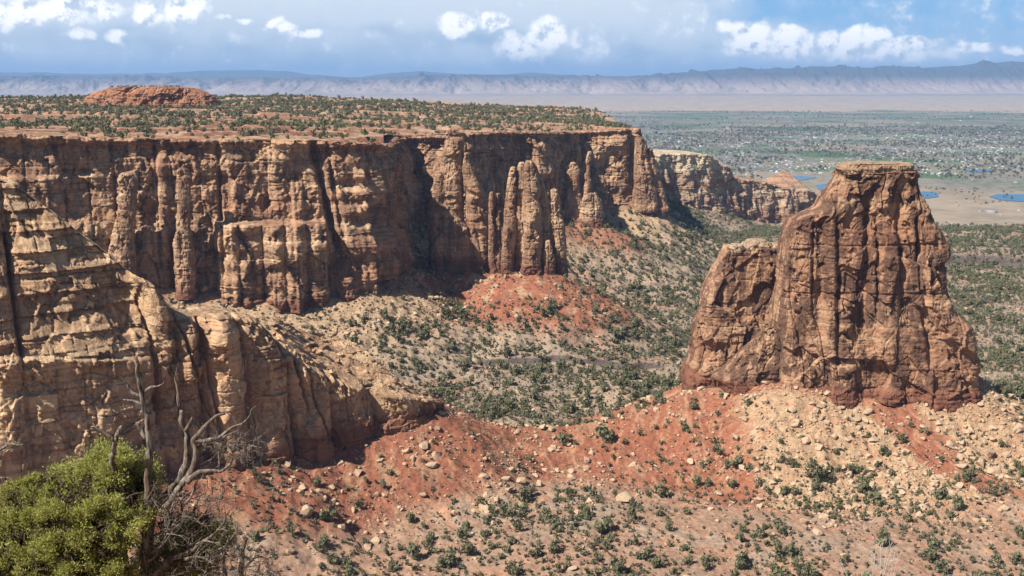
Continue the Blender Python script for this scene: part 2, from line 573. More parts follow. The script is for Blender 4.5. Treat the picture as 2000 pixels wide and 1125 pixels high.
def wood_mat():
    m, t, b = new_mat('weathered_wood')
    p = t.new('ShaderNodeNewGeometry').outputs['Position']
    n = t.noise(t.v('MULTIPLY', p, (38, 38, 6)), 1.0, 5, 0.6)
    n2 = t.noise(p, 3.0, 4)
    c = t.mix(t.step(n, 0.36, 0.62), (0.045, 0.034, 0.028, 1), (0.25, 0.21, 0.175, 1))
    c = t.mix(t.m('MULTIPLY', t.step(n2, 0.45, 0.65), 0.65), c, (0.115, 0.075, 0.055, 1))
    t.put(b.inputs['Base Color'], c)
    bn = t.new('ShaderNodeBump')
    bn.inputs['Strength'].default_value = 0.6
    bn.inputs['Distance'].default_value = 0.01
    t.put(bn.inputs['Height'], n)
    t.put(b.inputs['Normal'], bn.outputs[0])
    return m


M_WOOD = wood_mat()


def stone_mat():
    m, t, b = new_mat('boulder_stone')
    p = t.new('ShaderNodeNewGeometry').outputs['Position']
    oi = t.new('ShaderNodeNewGeometry').outputs['Random Per Island']
    n = t.noise(p, 0.6, 6, 0.65)
    big = t.noise(p, 0.02, 3)
    c = t.mix(t.m('ADD', t.m('MULTIPLY', oi, 0.6), t.m('MULTIPLY', big, 0.4)), (0.34, 0.215, 0.135, 1), (0.50, 0.37, 0.245, 1))
    c = t.mix(1.0, c, t.mix(n, (0.62, 0.60, 0.60, 1), (1.35, 1.36, 1.36, 1)), 'MULTIPLY')
    t.put(b.inputs['Base Color'], c)
    bn = t.new('ShaderNodeBump')
    bn.inputs['Strength'].default_value = 0.6
    bn.inputs['Distance'].default_value = 0.5
    t.put(bn.inputs['Height'], n)
    t.put(b.inputs['Normal'], bn.outputs[0])
    return m


M_STONE = stone_mat()


# ------------------------------------------------------------------ big rock builders
def smooth1(a, sig):
    if sig <= 0:
        return a
    n = int(sig*3)+1
    k = np.exp(-0.5*(np.arange(-n, n+1)/sig)**2)
    k /= k.sum()
    return np.convolve(np.pad(a, n, mode='edge'), k, mode='valid')


def path_of(pts, step=1.0, sig=4.0):
    """pts: (px, py_top, Y, py_base) -> resampled arrays X, Y, ztop, zbase, s, px"""
    pts = np.array(pts, float)
    T = P(pts[:, 0], pts[:, 1], pts[:, 2])
    B = P(pts[:, 0], pts[:, 3], pts[:, 2])
    seg = np.hypot(np.diff(T[:, 0]), np.diff(T[:, 1]))
    s0 = np.r_[0, np.cumsum(seg)]
    s = np.arange(0, s0[-1], step)
    f = lambda a: np.interp(s, s0, a)
    X, Y = smooth1(f(T[:, 0]), sig/step), smooth1(f(T[:, 1]), sig/step)
    return dict(X=X, Y=Y, zt=f(T[:, 2]), zb=smooth1(f(B[:, 2]), sig/step), s=s, px=f(pts[:, 0]), s0=s0)


def normals_of(pa, sig):
    dx, dy = np.gradient(pa['X']), np.gradient(pa['Y'])
    nx, ny = smooth1(dy, sig), smooth1(-dx, sig)
    l = np.hypot(nx, ny)+1e-9
    return nx/l, ny/l


def ribbon(name, pa, mat, nz, seed, batter=0.10, top=None, toprise=None, back=None, feat=None, lip=(2.0, 5.0, 2.0), rk=None, below=14.0,
           nsig=9.0, rimjag=1.5, occl=True):
    """a cliff: face from below the ground up to the rim, a strip of top behind it and, for a fin, the far side"""
    s, n = pa['s'], len(pa['s'])
    nx, ny = normals_of(pa, nsig)
    zt = pa['zt'] + rimjag*fbm(s/9, 0*s+seed, 0, seed, 4)
    zb = pa['zb']-below
    v = np.linspace(0, 1, nz)[:, None]
    z = zb[None, :]+(zt-zb)[None, :]*v
    S = np.broadcast_to(s[None, :], z.shape)
    D = rock(S, z, seed, **(rk or {}))
    if feat is not None:
        D = D+feat(np.broadcast_to(pa['px'][None, :], z.shape), z, S)
    dt = zt[None, :]-z                       # depth below the rim
    lo, h1, h2 = lip
    D = D + lo*ss(dt, h1, h1*0.5) - lo*0.8*(ss(dt, h1, h1*1.4)*(1-ss(dt, h1*1.6, h1*3.5)))
    D = D + batter*(dt) - 2.0*ss(dt, 2.0, 0.0)
    rows_x = [pa['X'][None, :]+nx*D]
    rows_y = [pa['Y'][None, :]+ny*D]
    rows_z = [z]
    d_rim = D[-1]
    sx_, sy_ = normals_of(pa, 34.0/max(1e-6, s[1]-s[0]))
    d_sm = smooth1(d_rim, 26.0/max(1e-6, s[1]-s[0]))
    tw = np.broadcast_to(np.asarray(30.0 if top is None else top(pa['px']), float), s.shape)
    tr = np.broadcast_to(np.asarray(0.6 if toprise is None else toprise(pa['px']), float), s.shape)
    zt_s = smooth1(zt, 9.0/max(1e-6, s[1]-s[0]))
    nt = 60 if np.any(np.asarray(tr) > 4) else 26
    for k in range(1, nt+1):
        f = k/nt
        off = (d_sm+(d_rim-d_sm)*math.exp(-f*22))
        x, y = pa['X']+nx*off-sx_*(tw+np.maximum(d_sm, 0))*f, pa['Y']+ny*off-sy_*(tw+np.maximum(d_sm, 0))*f
        zz = zt_s+(zt-zt_s)*math.exp(-f*25) + tr*(f**0.8) + 0.9*fbm(x/6, y/6, 0, seed+70, 4)*min(1, 6*(1-f)+.3)*min(1, f*5)
        st = 3.0
        trq = tr*(f**0.8)+3.0*pn(x/22, y/22, 0, seed+72)+0.8*pn(x/6, y/6, 0, seed+73)
        q = trq
        zz = zz + np.where(tr > 4, 0.9*(np.floor(q/st)*st + st*ss(q/st-np.floor(q/st), .78, 0.98) - q), 0) + (np.where(tr > 4, 0.5, 0.0))*fbm(x/9, y/9, 0, seed+71, 3)
        if np.any(tr > 4):
            wx, wy = x+2*pn(x/9, y/9, 0, seed+74), y+2*pn(x/9, y/9, 5.5, seed+75)
            h1, ox, oy, e1 = blocks2(wx/11, wy/8, seed+76)
            h2, ox2, oy2, e2 = blocks2(wx/4.5, wy/3.5, seed+79)
            zb2 = 3.2*(h1-.5)+3.0*ox*(hsh(h1*977, seed+3)-.5)+3.0*oy*(hsh(h1*613, seed+4)-.5)+1.3*(h2-.5)+1.6*ox2*(hsh(h2*977, seed+5)-.5)-1.0*np.exp(-(e1/.07)**2)-.5*np.exp(-(e2/.1)**2)
            zz = zz+np.where(tr > 4, 0.38*zb2, 0)*min(1, 12*f)
        rows_x.append(x[None]); rows_y.append(y[None]); rows_z.append(zz[None])
    if back is not None:
        ztop = rows_z[-1][0]
        nb = nz//2
        for k in range(1, nb+1):
            f = k/nb
            zz = ztop+(zb-ztop)*f
            Db = 0.75*rock(s+900, zz, seed+300, **(rk or {}))*min(1, 4*f) + batter*1.2*(ztop-zz)
            rows_x.append((x-sx_*Db)[None]); rows_y.append((y-sy_*Db)[None]); rows_z.append(zz[None])
    Xa, Ya, Za = np.concatenate(rows_x), np.concatenate(rows_y), np.concatenate(rows_z)
    V = np.stack([Xa.ravel(), Ya.ravel(), Za.ravel()], 1)
    return mk(name, V, gridF(Xa.shape[0], n), mat, occl=occl)


def loft(levels, Y0, thick, seed, nth=220, nz=160, power=2.6, rk=None, below=8.0, dscale=1.0, flat_top=0.25, tilt=None, feat=None, att=1.3):
    """closed rock column from a silhouette: levels (py, pxL, pxR) from top to bottom at depth Y0; thick(z01) half depth in m"""
    L = np.array(levels, float)
    A, B = P(L[:, 1], L[:, 0], Y0), P(L[:, 2], L[:, 0], Y0)
    zl = A[:, 2]
    o = np.argsort(zl)
    zs, xl, xr = zl[o], A[o, 0], B[o, 0]
    z0, z1 = zs[0]-below, zs[-1]
    v = np.linspace(0, 1, nz)
    z = z0+(z1-z0)*v
    sm = max(1.0, nz*0.012)
    xL, xR = smooth1(np.interp(z, zs, xl), sm), smooth1(np.interp(z, zs, xr), sm)
    a, xc = (xR-xL)/2, (xL+xR)/2
    h01 = np.clip((z-zs[0])/(z1-zs[0]), 0, 1)
    bb = np.array([thick(h) for h in h01])
    th = np.linspace(0, 2*np.pi, 2000, endpoint=False)
    am, bm = a.mean(), bb.mean()
    ex = np.sign(np.cos(th))*np.abs(np.cos(th))**(2/power)
    ey = np.sign(np.sin(th))*np.abs(np.sin(th))**(2/power)
    dl = np.hypot(np.diff(np.r_[ex, ex[0]])*am, np.diff(np.r_[ey, ey[0]])*bm)
    cl = np.r_[0, np.cumsum(dl)]
    per = cl[-1]
    q = np.linspace(0, per, nth, endpoint=False)
    exq, eyq = np.interp(q, cl[:-1], ex), np.interp(q, cl[:-1], ey)
    s = q
    X = xc[:, None]+a[:, None]*exq[None]
    Y = Y0+bb[:, None]*eyq[None]
    # outward normals in plan
    tx, ty = np.roll(exq*am, -1)-np.roll(exq*am, 1), np.roll(eyq*bm, -1)-np.roll(eyq*bm, 1)
    nx, ny = ty, -tx
    nl = np.hypot(nx, ny)+1e-9
    nx, ny = nx/nl, ny/nl
    kz = (a+bb)/(a+bb).max()
    S = (((s-0.25*per) % per)-0.5*per)[None]*kz[:, None]
    Z = np.broadcast_to(z[:, None], X.shape)
    rk = dict(dict(low=1.2, col=0.3), **(rk or {}))
    D = rock(S, Z, seed, **rk)
    D = dscale*(D-np.percentile(D, 55))
    D = D*(1-0.5*nx[None]**2)
    D = np.clip(D, -0.5*a[:, None], 0.16*a[:, None])
    # on ledges and sloping shoulders the sideways relief fades
    sl = np.abs(np.gradient(X, z, axis=0)*nx[None]+np.gradient(Y, z, axis=0)*ny[None])
    D = D/(1+(att*np.maximum(0, sl-0.25))**2)
    if feat is not None:
        D = D+feat(X, Z, nx[None], ny[None])/(1+(att*np.maximum(0, sl-0.25))**2)
    D = D+0.35*fbm(X/3, Y/3, Z/2, seed+95, 4)
    X = X+nx[None]*D
    Y = Y+ny[None]*D
    rx, ry, rz = [X], [Y], [Z.copy()]
    # rounded or flat top
    cx, cy = X[-1].mean(), Y[-1].mean()
    rise = flat_top*min(a[-1], bb[-1])
    for k in range(1, 13):
        f = k/12
        r = math.cos(f*math.pi/2)
        zz = z1+rise*math.sin(f*math.pi/2) + 0.35*fbm(X[-1]/3, Y[-1]/3, f*2, seed+5, 3)*(1-f*.5)
        rx.append((cx+(X[-1]-cx)*r)[None]); ry.append((cy+(Y[-1]-cy)*r)[None]); rz.append(zz[None])
    Xa, Ya, Za = np.concatenate(rx), np.concatenate(ry), np.concatenate(rz)
    V = np.stack([Xa.ravel(), Ya.ravel(), Za.ravel()], 1)
    return V, gridF(Xa.shape[0], nth, True)


def join(parts):
    Vs, Fs, o = [], [], 0
    for V, F in parts:
        Vs.append(V); Fs.append(F+o); o += len(V)
    return np.concatenate(Vs), np.concatenate(Fs)


# ------------------------------------------------------------------ cliffs (plan, rims and feet)
MESA = [(-420, 258, 800, 560), (-150, 258, 830, 560), (0, 260, 850, 560), (90, 264, 862, 556), (250, 271, 885, 550), (420, 273, 905, 560),
        (600, 274, 922, 560), (700, 276, 935, 550), (742, 280, 950, 540), (756, 283, 985, 520), (762, 276, 1080, 480), (775, 268, 1200, 440), (800, 266, 1250, 415),
        (868, 264, 1240, 420), (905, 260, 1215, 430), (960, 256, 1270, 415), (1020, 256, 1300, 420), (1062, 257, 1310, 425), (1078, 258, 1350, 420), (1084, 258, 1450, 400),
        (1130, 256, 1520, 395), (1200, 252, 1520, 395), (1228, 250, 1525, 393), (1236, 251, 1560, 390), (1236, 250, 1700, 380), (1215, 245, 1950, 350)]
mesa = path_of(MESA, 0.95, 5.0)
NEAR = [(-330, 520, 452, 960), (-200, 430, 462, 950), (-60, 352, 475, 930), (0, 350, 481, 915), (22, 362, 483, 915), (58, 366, 487, 912), (75, 389, 489, 912), (140, 436, 496, 910), (210, 487, 505, 908), (272, 538, 513, 905), (300, 552, 518, 900), (316, 574, 521, 895), (330, 612, 523, 890), (340, 622, 524, 888), (374, 626, 528, 885), (384, 646, 530, 880), (396, 622, 531, 878), (418, 614, 534, 875), (500, 619, 547, 868), (532, 650, 552, 872), (556, 690, 556, 875), (566, 690, 558, 876), (590, 705, 561, 878), (628, 727, 567, 880), (673, 746, 574, 862), (728, 760, 583, 843), (800, 770, 592, 822), (838, 776, 600, 806), (858, 782, 612, 802), (862, 780, 635, 798), (850, 772, 665, 780)]  # unseen rim left of the frame is lowered to shade the slab less
near = path_of(NEAR, 0.42, 2.0)
CREAM = [(1240, 310, 1950, 392), (1275, 300, 1990, 390), (1300, 299, 2010, 388), (1383, 302, 2040, 405), (1400, 312, 2060, 410), (1418, 328, 2080, 415), (1443, 350, 2100, 422), (1470, 352, 2115, 425),
         (1503, 358, 2125, 430), (1527, 366, 2135, 436), (1577, 372, 2155, 436), (1598, 380, 2180, 432), (1604, 382, 2300, 425), (1560, 372, 2500, 420)]
cream = path_of(CREAM, 1.6, 8.0)
# the saddle of red soil between the near cliff and the butte
CREST = [(700, 850, 590), (790, 828, 600), (860, 806, 612), (930, 821, 620), (1000, 831, 626), (1080, 830, 629), (1150, 822, 632), (1250, 799, 636), (1335, 768, 642), (1420, 752, 648)]
BUTTE_FOOT = [(1345, 757, 655), (1420, 764, 640), (1505, 740, 632), (1560, 748, 630), (1640, 765, 628), (1740, 775, 628), (1830, 765, 632), (1890, 742, 640), (1905, 730, 655), (1860, 715, 682), (1600, 705, 690), (1400, 718, 685)]


def cpath(pts):
    p = np.array(pts, float)
    return P(p[:, 0], p[:, 1], p[:, 2])


TALUS = []     # (polyline xyz, tangent of slope)


def foot_of(pa, step, out=0.0, batter=0.1, sig=9.0):
    nx, ny = normals_of(pa, sig)
    o = out+batter*(pa['zt']-pa['zb'])
    A = np.stack([pa['X']+nx*o, pa['Y']+ny*o, pa['zb']], 1)
    return A[::step]


MESA_FOOT = foot_of(mesa, 18, 4.0)
NEAR_FOOT = foot_of(near, 26, 2.0)
CREAM_FOOT = foot_of(cream, 16, 4.0)
SPIRE_FOOT = P(np.array([845, 900, 960, 1000, 1050, 1095]), np.array([520, 526, 530, 530, 530, 534]), np.array([1030, 1015, 1005, 985, 985, 990]))
SPIRE2_FOOT = P(np.array([1105, 1135, 1175]), np.array([422, 432, 436]), np.array([1335, 1325, 1325]))
TALUS = [(MESA_FOOT, 0.56), (NEAR_FOOT, 0.50), (CREAM_FOOT, 0.34), (cpath(CREST), 0.50), (cpath(BUTTE_FOOT), 0.56), (SPIRE_FOOT, 0.50), (SPIRE2_FOOT, 0.42)]


def poly_dist(X, Y, A):
    """distance to an open polyline in plan and the z at the nearest point"""
    best = np.full(X.shape, 1e12)
    bz = np.zeros(X.shape)
    for k in range(len(A)-1):
        ax, ay, az = A[k]
        bx, by, bzz = A[k+1]
        dx, dy = bx-ax, by-ay
        l2 = dx*dx+dy*dy+1e-9
        t = np.clip(((X-ax)*dx+(Y-ay)*dy)/l2, 0, 1)
        d = (X-ax-t*dx)**2+(Y-ay-t*dy)**2
        m = d < best
        best = np.where(m, d, best)
        bz = np.where(m, az+t*(bzz-az), bz)
    return np.sqrt(best), bz


FY = [150, 300, 400, 476, 590, 640, 740, 830, 1000, 1500, 1800, 2100, 2600, 3000, 14000, 24000, 60000]
FZ = [-205, -226, -227, -225, -215, -217, -226, -228, -231, -238, -247, -272, -335, -340, -325, -262, -262]


def floorz(X, Y):
    z = np.interp(Y, FY, FZ)
    r = np.clip((2600-Y)/400, 0, 1)
    z = z + r*(5.0*fbm(X/160, Y/120, 0, 101, 4) + 0.9*ridged(X/90, Y/60, 0, 120, 3) - 1.0)
    # dark inner-gorge ledge behind the saddle
    yl = 866+16*fbm(X/60, 0*X, 0, 131, 3)
    on = ss(X, -130, -90)*(1-ss(X, 95, 150))
    z = z + on*7.0*(ss(Y, yl, yl+4.5)*(1-ss(Y, yl+30, yl+110)))
    # dark ledge and sandy bluff right of the butte
    yl2 = 1420+25*fbm(X/80, 0*X, 0, 133, 3)
    on2 = ss(X, 500, 560)*(1-ss(X, 760, 900))
    z = z + on2*16*(ss(Y, yl2, yl2+10)*(1-ss(Y, yl2+40, yl2+200)))
    # higher ground right of the frame's foreground
    z = z + 9*ss(X, 150, 330)*ss(Y, 470, 560)*(1-ss(Y, 700, 900))
    return z


def terrain(X, Y, full=False):
    z = floorz(X, Y)
    red = np.zeros(X.shape)
    gul = fbm(X/26, Y/26, 0, 141, 3)
    ds = []
    for k, (A, tan) in enumerate(TALUS):
        d, az = poly_dist(X, Y, A)
        t = az - 1.0 - tan*d*(1+0.12*gul) + 1.2*fbm(X/14, Y/14, 0, 150+k, 3)*np.clip(d/8, 0, 1)
        z = np.logaddexp(z/3.0, t/3.0)*3.0
        ds.append(d)
    near_d = np.minimum.reduce(ds)
    rough = np.clip((2400-Y)/600, 0, 1)
    z = z + rough*(0.75*fbm(X/6, Y/6, 0, 160, 5, .58) + 0.8*fbm(X/18, Y/18, 0, 165, 2))
    dm, db, dr = ds[0], ds[4], ds[3]
    ang = np.arctan2(Y-655, X-195)
    wob = 0.6*fbm(X/20, Y/20, 0, 171, 2)
    z = z - 1.1*np.maximum(0, ridged(ang*9+wob, db/70, 0, 173, 3)-0.2)*ss(db, 3, 20)*ss(db, 120, 60)*(Y < 660)
    z = z - 1.0*np.maximum(0, ridged(X/13+wob, Y/80, 0, 175, 3)-0.2)*ss(dr, 3, 16)*ss(dr, 110, 50)
    z = z - 1.3*np.maximum(0, ridged(X/19+wob, Y/110, 0, 177, 3)-0.2)*ss(dm, 3, 20)*ss(dm, 130, 60)
    if full:
        return z, ds
    return z


def soil_colour(X, Y, z, ds):
    n1 = fbm(X/55, Y/40, 0, 201, 4)
    n2 = fbm(X/14, Y/14, 0, 205, 4)
    n3 = fbm(X/130, Y/100, 0, 209, 3)
    grey = np.array([0.268, 0.200, 0.142])
    pink = np.array([0.320, 0.168, 0.105])
    red = np.array([0.240, 0.092, 0.052])
    tan = np.array([0.400, 0.270, 0.160])
    buff = np.array([0.375, 0.265, 0.175])

    def mixc(c, d, f):
        return c*(1-f[:, None])+d*f[:, None]
    c = np.repeat(grey[None], len(X), 0)
    nearfl = ss(Y, 660, 610)                         # this side of the saddle
    c = mixc(c, pink, np.clip(nearfl*(0.62+0.7*n1), 0, 1))
    c = mixc(c, grey*1.12, np.clip(ss(n1+0.4*n2, 0.10, 0.42)*nearfl, 0, .8))
    c = mixc(c, buff, np.clip(ss(n3+0.5*n1, 0.05, 0.5)*(1-nearfl)*0.6, 0, 1))
    c = mixc(c, pink, np.clip(ss(-n3+0.5*n2, 0.15, 0.5)*(1-nearfl)*0.55, 0, 1))
    dm, dn, dc, dr, db, dsp, dsp2 = ds
    # mesa talus: tan rubble
    c = mixc(c, tan, ss(dm+22*n1, 95, 40)*0.85)
    c = mixc(c, red, ss(dm+14*n1, 22, 6)*0.55)
    # foot of the spires and of the tip: red fans
    c = mixc(c, red*1.12, ss(dsp+26*n1+6*n2, 92, 50))
    c = mixc(c, tan, ss(dsp+26*n1+10*n2, 92, 50)*ss(n2, 0.14, 0.4)*0.75)
    c = mixc(c, red*1.12, ss(dsp2+20*n1, 75, 40)*0.8)
    # near cliff and saddle: red
    c = mixc(c, red, ss(dn+14*n1+4*n2, 62, 36))
    c = mixc(c, red, ss(dr+16*n1+5*n2, 62, 36))
    # butte talus: tan rubble with red chutes
    angX = X
    bt = ss(db+16*n1+5*n2, 104, 78)
    c = mixc(c, red*1.1, bt)
    chute = np.abs(X-(212+ (640-Y)*0.55+8*n1))
    rub = bt*ss(X, 128, 142+8*0)*ss(chute+6*n2, 11, 20)*ss(db+3*n2, 2, 8)
    c = mixc(c, tan, np.clip(rub*(0.9+0.5*n2), 0, 1))
    c = mixc(c, np.array([0.40, 0.195, 0.105]), ss(n2+0.3*n1, 0.34, 0.6)*nearfl*0.7)
    # debris trains and washed rills running down the slopes
    ang = np.arctan2(Y-655, X-195)
    rl = np.where(db < dr, ridged(ang*14+0.5*n2, db/60, 0, 221, 4), ridged(X/8+0.5*n2, Y/70, 0, 223, 4))
    sl = ss(np.minimum(np.minimum(db, dr), dn), 115, 50)
    c = mixc(c, tan*1.02, np.clip(ss(rl, 1.25, 1.6)*sl*0.42, 0, 1))
    c = c*(1-0.22*(ss(rl, 0.1, -0.5)*sl))[:, None]
    c = c*(1+0.16*fbm(X/4, Y/4, 0, 225, 3))[:, None]
    return c


def build_terrain():
    nth = 860
    th = np.linspace(R(-36), R(36), nth)
    r = np.concatenate([np.exp(np.linspace(math.log(290), math.log(430), 60))[:-1],
                        np.exp(np.linspace(math.log(430), math.log(1150), 900))[:-1],
                        np.exp(np.linspace(math.log(1150), math.log(2800), 420))[:-1],
                        np.exp(np.linspace(math.log(2800), math.log(70000), 180))])
    X = (r[:, None]*np.sin(th)[None]).ravel()
    Y = (r[:, None]*np.cos(th)[None]).ravel()
    z, ds = terrain(X, Y, True)
    C = soil_colour(X, Y, z, ds)
    Z2 = z.reshape(len(r), nth)
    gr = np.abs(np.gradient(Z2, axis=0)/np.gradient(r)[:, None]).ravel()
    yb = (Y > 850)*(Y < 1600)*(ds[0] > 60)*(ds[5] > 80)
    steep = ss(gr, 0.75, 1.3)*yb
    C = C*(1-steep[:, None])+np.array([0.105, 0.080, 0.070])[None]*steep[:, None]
    far = np.repeat(r, nth)
    m1, m2 = np.flatnonzero(r < 2700), np.flatnonzero(r >= r[r < 2700][-1])
    F = gridF(len(r), nth)
    row = F[:, 0]//nth
    k = m1[-1]
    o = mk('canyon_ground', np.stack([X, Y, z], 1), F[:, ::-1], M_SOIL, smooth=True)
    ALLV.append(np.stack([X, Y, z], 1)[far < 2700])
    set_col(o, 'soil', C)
    o.data.materials.append(valley_mat())
    mi = np.zeros(len(F), np.int32)
    mi[row >= k-1] = 1
    o.data.polygons.foreach_set('material_index', mi)
    tag(o, 'red, tan and grey canyon floor and wide farmed valley', kind='structure')
    return o


def valley_mat():
    m, t, b = new_mat('valley_fields')
    p = t.new('ShaderNodeNewGeometry').outputs['Position']
    s = t.sep(p)
    wob = t.noise(p, 0.0006, 3)
    y = s[1]
    n1 = t.noise(p, 0.0011, 5, 0.6)
    n2 = t.noise(p, 0.006, 6, 0.65)
    n3 = t.noise(p, 0.03, 5, 0.7)
    br = t.new('ShaderNodeTexBrick')
    br.offset = 0.37
    rot = t.new('ShaderNodeVectorRotate', rotation_type='Z_AXIS')
    t.put(rot.inputs['Vector'], p)
    rot.inputs['Angle'].default_value = 0.09
    t.put(br.inputs['Vector'], rot.outputs[0])
    br.inputs['Color1'].default_value = (0, 0, 0, 1)
    br.inputs['Color2'].default_value = (1, 1, 1, 1)
    br.inputs['Mortar'].default_value = (0.5, 0.5, 0.5, 1)
    br.inputs['Scale'].default_value = 1.0
    br.inputs['Brick Width'].default_value = 430
    br.inputs['Row Height'].default_value = 270
    br.inputs['Mortar Size'].default_value = 7.0
    rp = t.new('ShaderNodeValToRGB')
    rp.color_ramp.interpolation = 'CONSTANT'
    el = rp.color_ramp.elements
    cols = [(0.0, (0.185, 0.165, 0.12, 1)), (0.16, (0.080, 0.128, 0.055, 1)), (0.30, (0.155, 0.155, 0.095, 1)), (0.44, (0.25, 0.205, 0.15, 1)),
            (0.56, (0.105, 0.148, 0.07, 1)), (0.68, (0.13, 0.125, 0.095, 1)), (0.82, (0.21, 0.19, 0.125, 1)), (0.92, (0.07, 0.118, 0.05, 1))]
    el[0].position, el[0].color = cols[0]
    el[1].position, el[1].color = cols[1]
    for q, cc in cols[2:]:
        e = el.new(q)
        e.color = cc
    t.put(rp.inputs[0], br.outputs['Color'])
    fields = rp.outputs[0]
    mort = t.m('SUBTRACT', 1.0, br.outputs['Fac'])
    fields = t.mix(t.m('MULTIPLY', br.outputs['Fac'], 0.5), fields, (0.27, 0.24, 0.19, 1))
    town = t.mix(t.step(n3, 0.4, 0.62), (0.115, 0.115, 0.095, 1), (0.235, 0.215, 0.19, 1))
    c = t.mix(t.m('MULTIPLY', t.step(n1, 0.46, 0.58), 0.55), fields, town)
    dry = t.mix(t.step(n2, 0.4, 0.6), (0.24, 0.19, 0.135, 1), (0.31, 0.245, 0.175, 1))
    yy = t.m('ADD', y, t.m('MULTIPLY', t.m('SUBTRACT', n1, 0.5), 1500))
    c = t.mix(t.step(yy, 3900, 3300), c, dry)                 # dry river terraces this side of the ponds
    tan = t.mix(t.step(n2, 0.4, 0.6), (0.30, 0.23, 0.165, 1), (0.41, 0.32, 0.23, 1))
    yf = t.m('ADD', y, t.m('MULTIPLY', t.m('SUBTRACT', wob, 0.5), 6000))
    c = t.mix(t.step(yf, 12300, 13200), c, tan)                # desert below the far cliffs
    c = t.mix(1.0, c, t.mix(n3, (0.7, 0.7, 0.7, 1), (1.3, 1.3, 1.3, 1)), 'MULTIPLY')
    t.put(b.inputs['Base Color'], c)
    return m


ground = build_terrain()

# ------------------------------------------------------------------ mesa wall behind, with its flat wooded top
MPX_Y = {}


def zpix(py, Y):
    return ray(1000, py)[1]*Y


def mesa_feat(px, z, S):
    D = np.zeros_like(z)
    fr = (S < 420+0*S)
    front = (px < 745) & fr
    # lower bench with engaged columns
    zb = zpix(432, 905)
    w = ss(px, 405, 420)*(1-ss(px, 622, 634))*front
    jag = 1.5*pn(S/5, 0*S, 0, 7)
    D += w*12*(ss(z, zb+1.5+jag, zb-1.5+jag))
    for c, hw, a in ((440, 17, 5), (480, 22, 6), (524, 20, 6.5), (563, 15, 3.5), (606, 19, 5)):
        d = np.clip(1-((px-c)/hw)**2, 0, 1)
        zc = zpix(474, 905)
        knob = 1+0.22*np.cos((z-zc)*0.42)
        D += front*a*np.sqrt(d)*knob*ss(z, zb+2, zb-3)
    for c, hw, a, pt in ((308, 14, 5, 300), (545, 26, 5, 290), (575, 12, 6, 345), (665, 26, 7, 380), (715, 30, 8, 330), (790, 40, 5, 330), (460, 20, 4, 290)):
        d = np.clip(1-((px-c)/hw)**2, 0, 1)
        zt = zpix(pt, 910)
        D += front*a*np.sqrt(d)*ss(z, zt+3, zt-10)
    # the slanting cleft left of the headland, and lesser clefts
    for c, lean, hw, a in ((612, 0.18, 7, 13), (425, 0.0, 4, 7), (300, 0, 3, 5), (640, 0.10, 4, 6), (215, 0.03, 3, 4)):
        cc = c+(zpix(285, 910)-z)*lean/0.43
        D -= front*a*np.exp(-((px-cc)/hw)**2)*ss(z, zpix(540, 910), zpix(500, 910))*ss(z, zpix(268, 910), zpix(285, 910))
    # bulging beds on the headland
    hd = ss(px, 636, 655)*front
    D += hd*2.6*np.cos((z-zpix(410, 930))*2*np.pi/15.0)*ss(z, zpix(460, 930), zpix(440, 930))*(1-ss(z, zpix(350, 930), zpix(330, 930)))
    D += hd*6*ss(z, zpix(440, 930), zpix(480, 930))*1.0
    # smooth upper wall on the left, overhung ledge
    lf = (1-ss(px, 170, 230))*front
    D += lf*5*ss(z, zpix(338, 860), zpix(348, 860))
    # rounded lobes on the far walls
    far = ~fr
    D += far*3.5*np.abs(np.sin(S/9.0+1.3*pn(S/30, z/60, 0, 9)))*ss(z, -62, -80)
    return D


mo = ribbon('mesa_cliff', mesa, M_FAR, 250, 11, batter=0.13, top=lambda px: 46.0+0*px, feat=mesa_feat, lip=(3.2, 5.0, 2.0), rk=dict(big=19, med=7, bed=8, A=(4.2, 1.4, 1.0), col=.18, small=.6, low=7.5), nsig=12)
tag(mo, 'long brown sandstone mesa wall with caprock rim across the left half', 'cliff', kind='structure')

RIM = np.stack([mesa['X'], mesa['Y'], mesa['zt']], 1)[::14]
MPOLY = np.array([(p[0], p[1]) for p in RIM] + [tuple(P(1140, 240, 2500)[:2]), (-300, 2700), (-1500, 2700), (-1500, 700)])


def inside(X, Y, poly):
    c = np.zeros(X.shape, bool)
    n = len(poly)
    for i in range(n):
        x1, y1 = poly[i]
        x2, y2 = poly[(i+1) % n]
        if y1 == y2:
            continue
        m = ((y1 > Y) != (y2 > Y)) & (X < (x2-x1)*(Y-y1)/(y2-y1)+x1)
        c ^= m
    return c


def mesa_top(X, Y):
    base = lambda x, y: -45+np.clip(y-900, -200, 1100)*0.0095-0.042*np.clip(x+450, 0, 800)*ss(y, 950, 1250)
    d, rz = poly_dist(X, Y, RIM)
    z = base(X, Y)
    z = z + (rz-z)*np.exp(-d/110)
    t = 8.5*fbm(X/190, Y/75, 0, 301, 4)+2
    st = 3.6
    q = np.floor(t/st)
    terr = q*st+st*ss(t/st-q, 0.78, 0.94)
    w = ss(d, 8, 45)
    yl = 1000+28*fbm(X/55, 0*X, 0, 303, 3)+0.12*(X+200)
    sc = ss(X, -330, -240)*(1-ss(X, -60, -30))
    z = z+sc*6.5*ss(Y, yl, yl+3.5)*(1-ss(Y, yl+60, yl+300))
    z = z+w*(terr-0.5)+0.35*fbm(X/10, Y/10, 0, 305, 3)
    return z, d


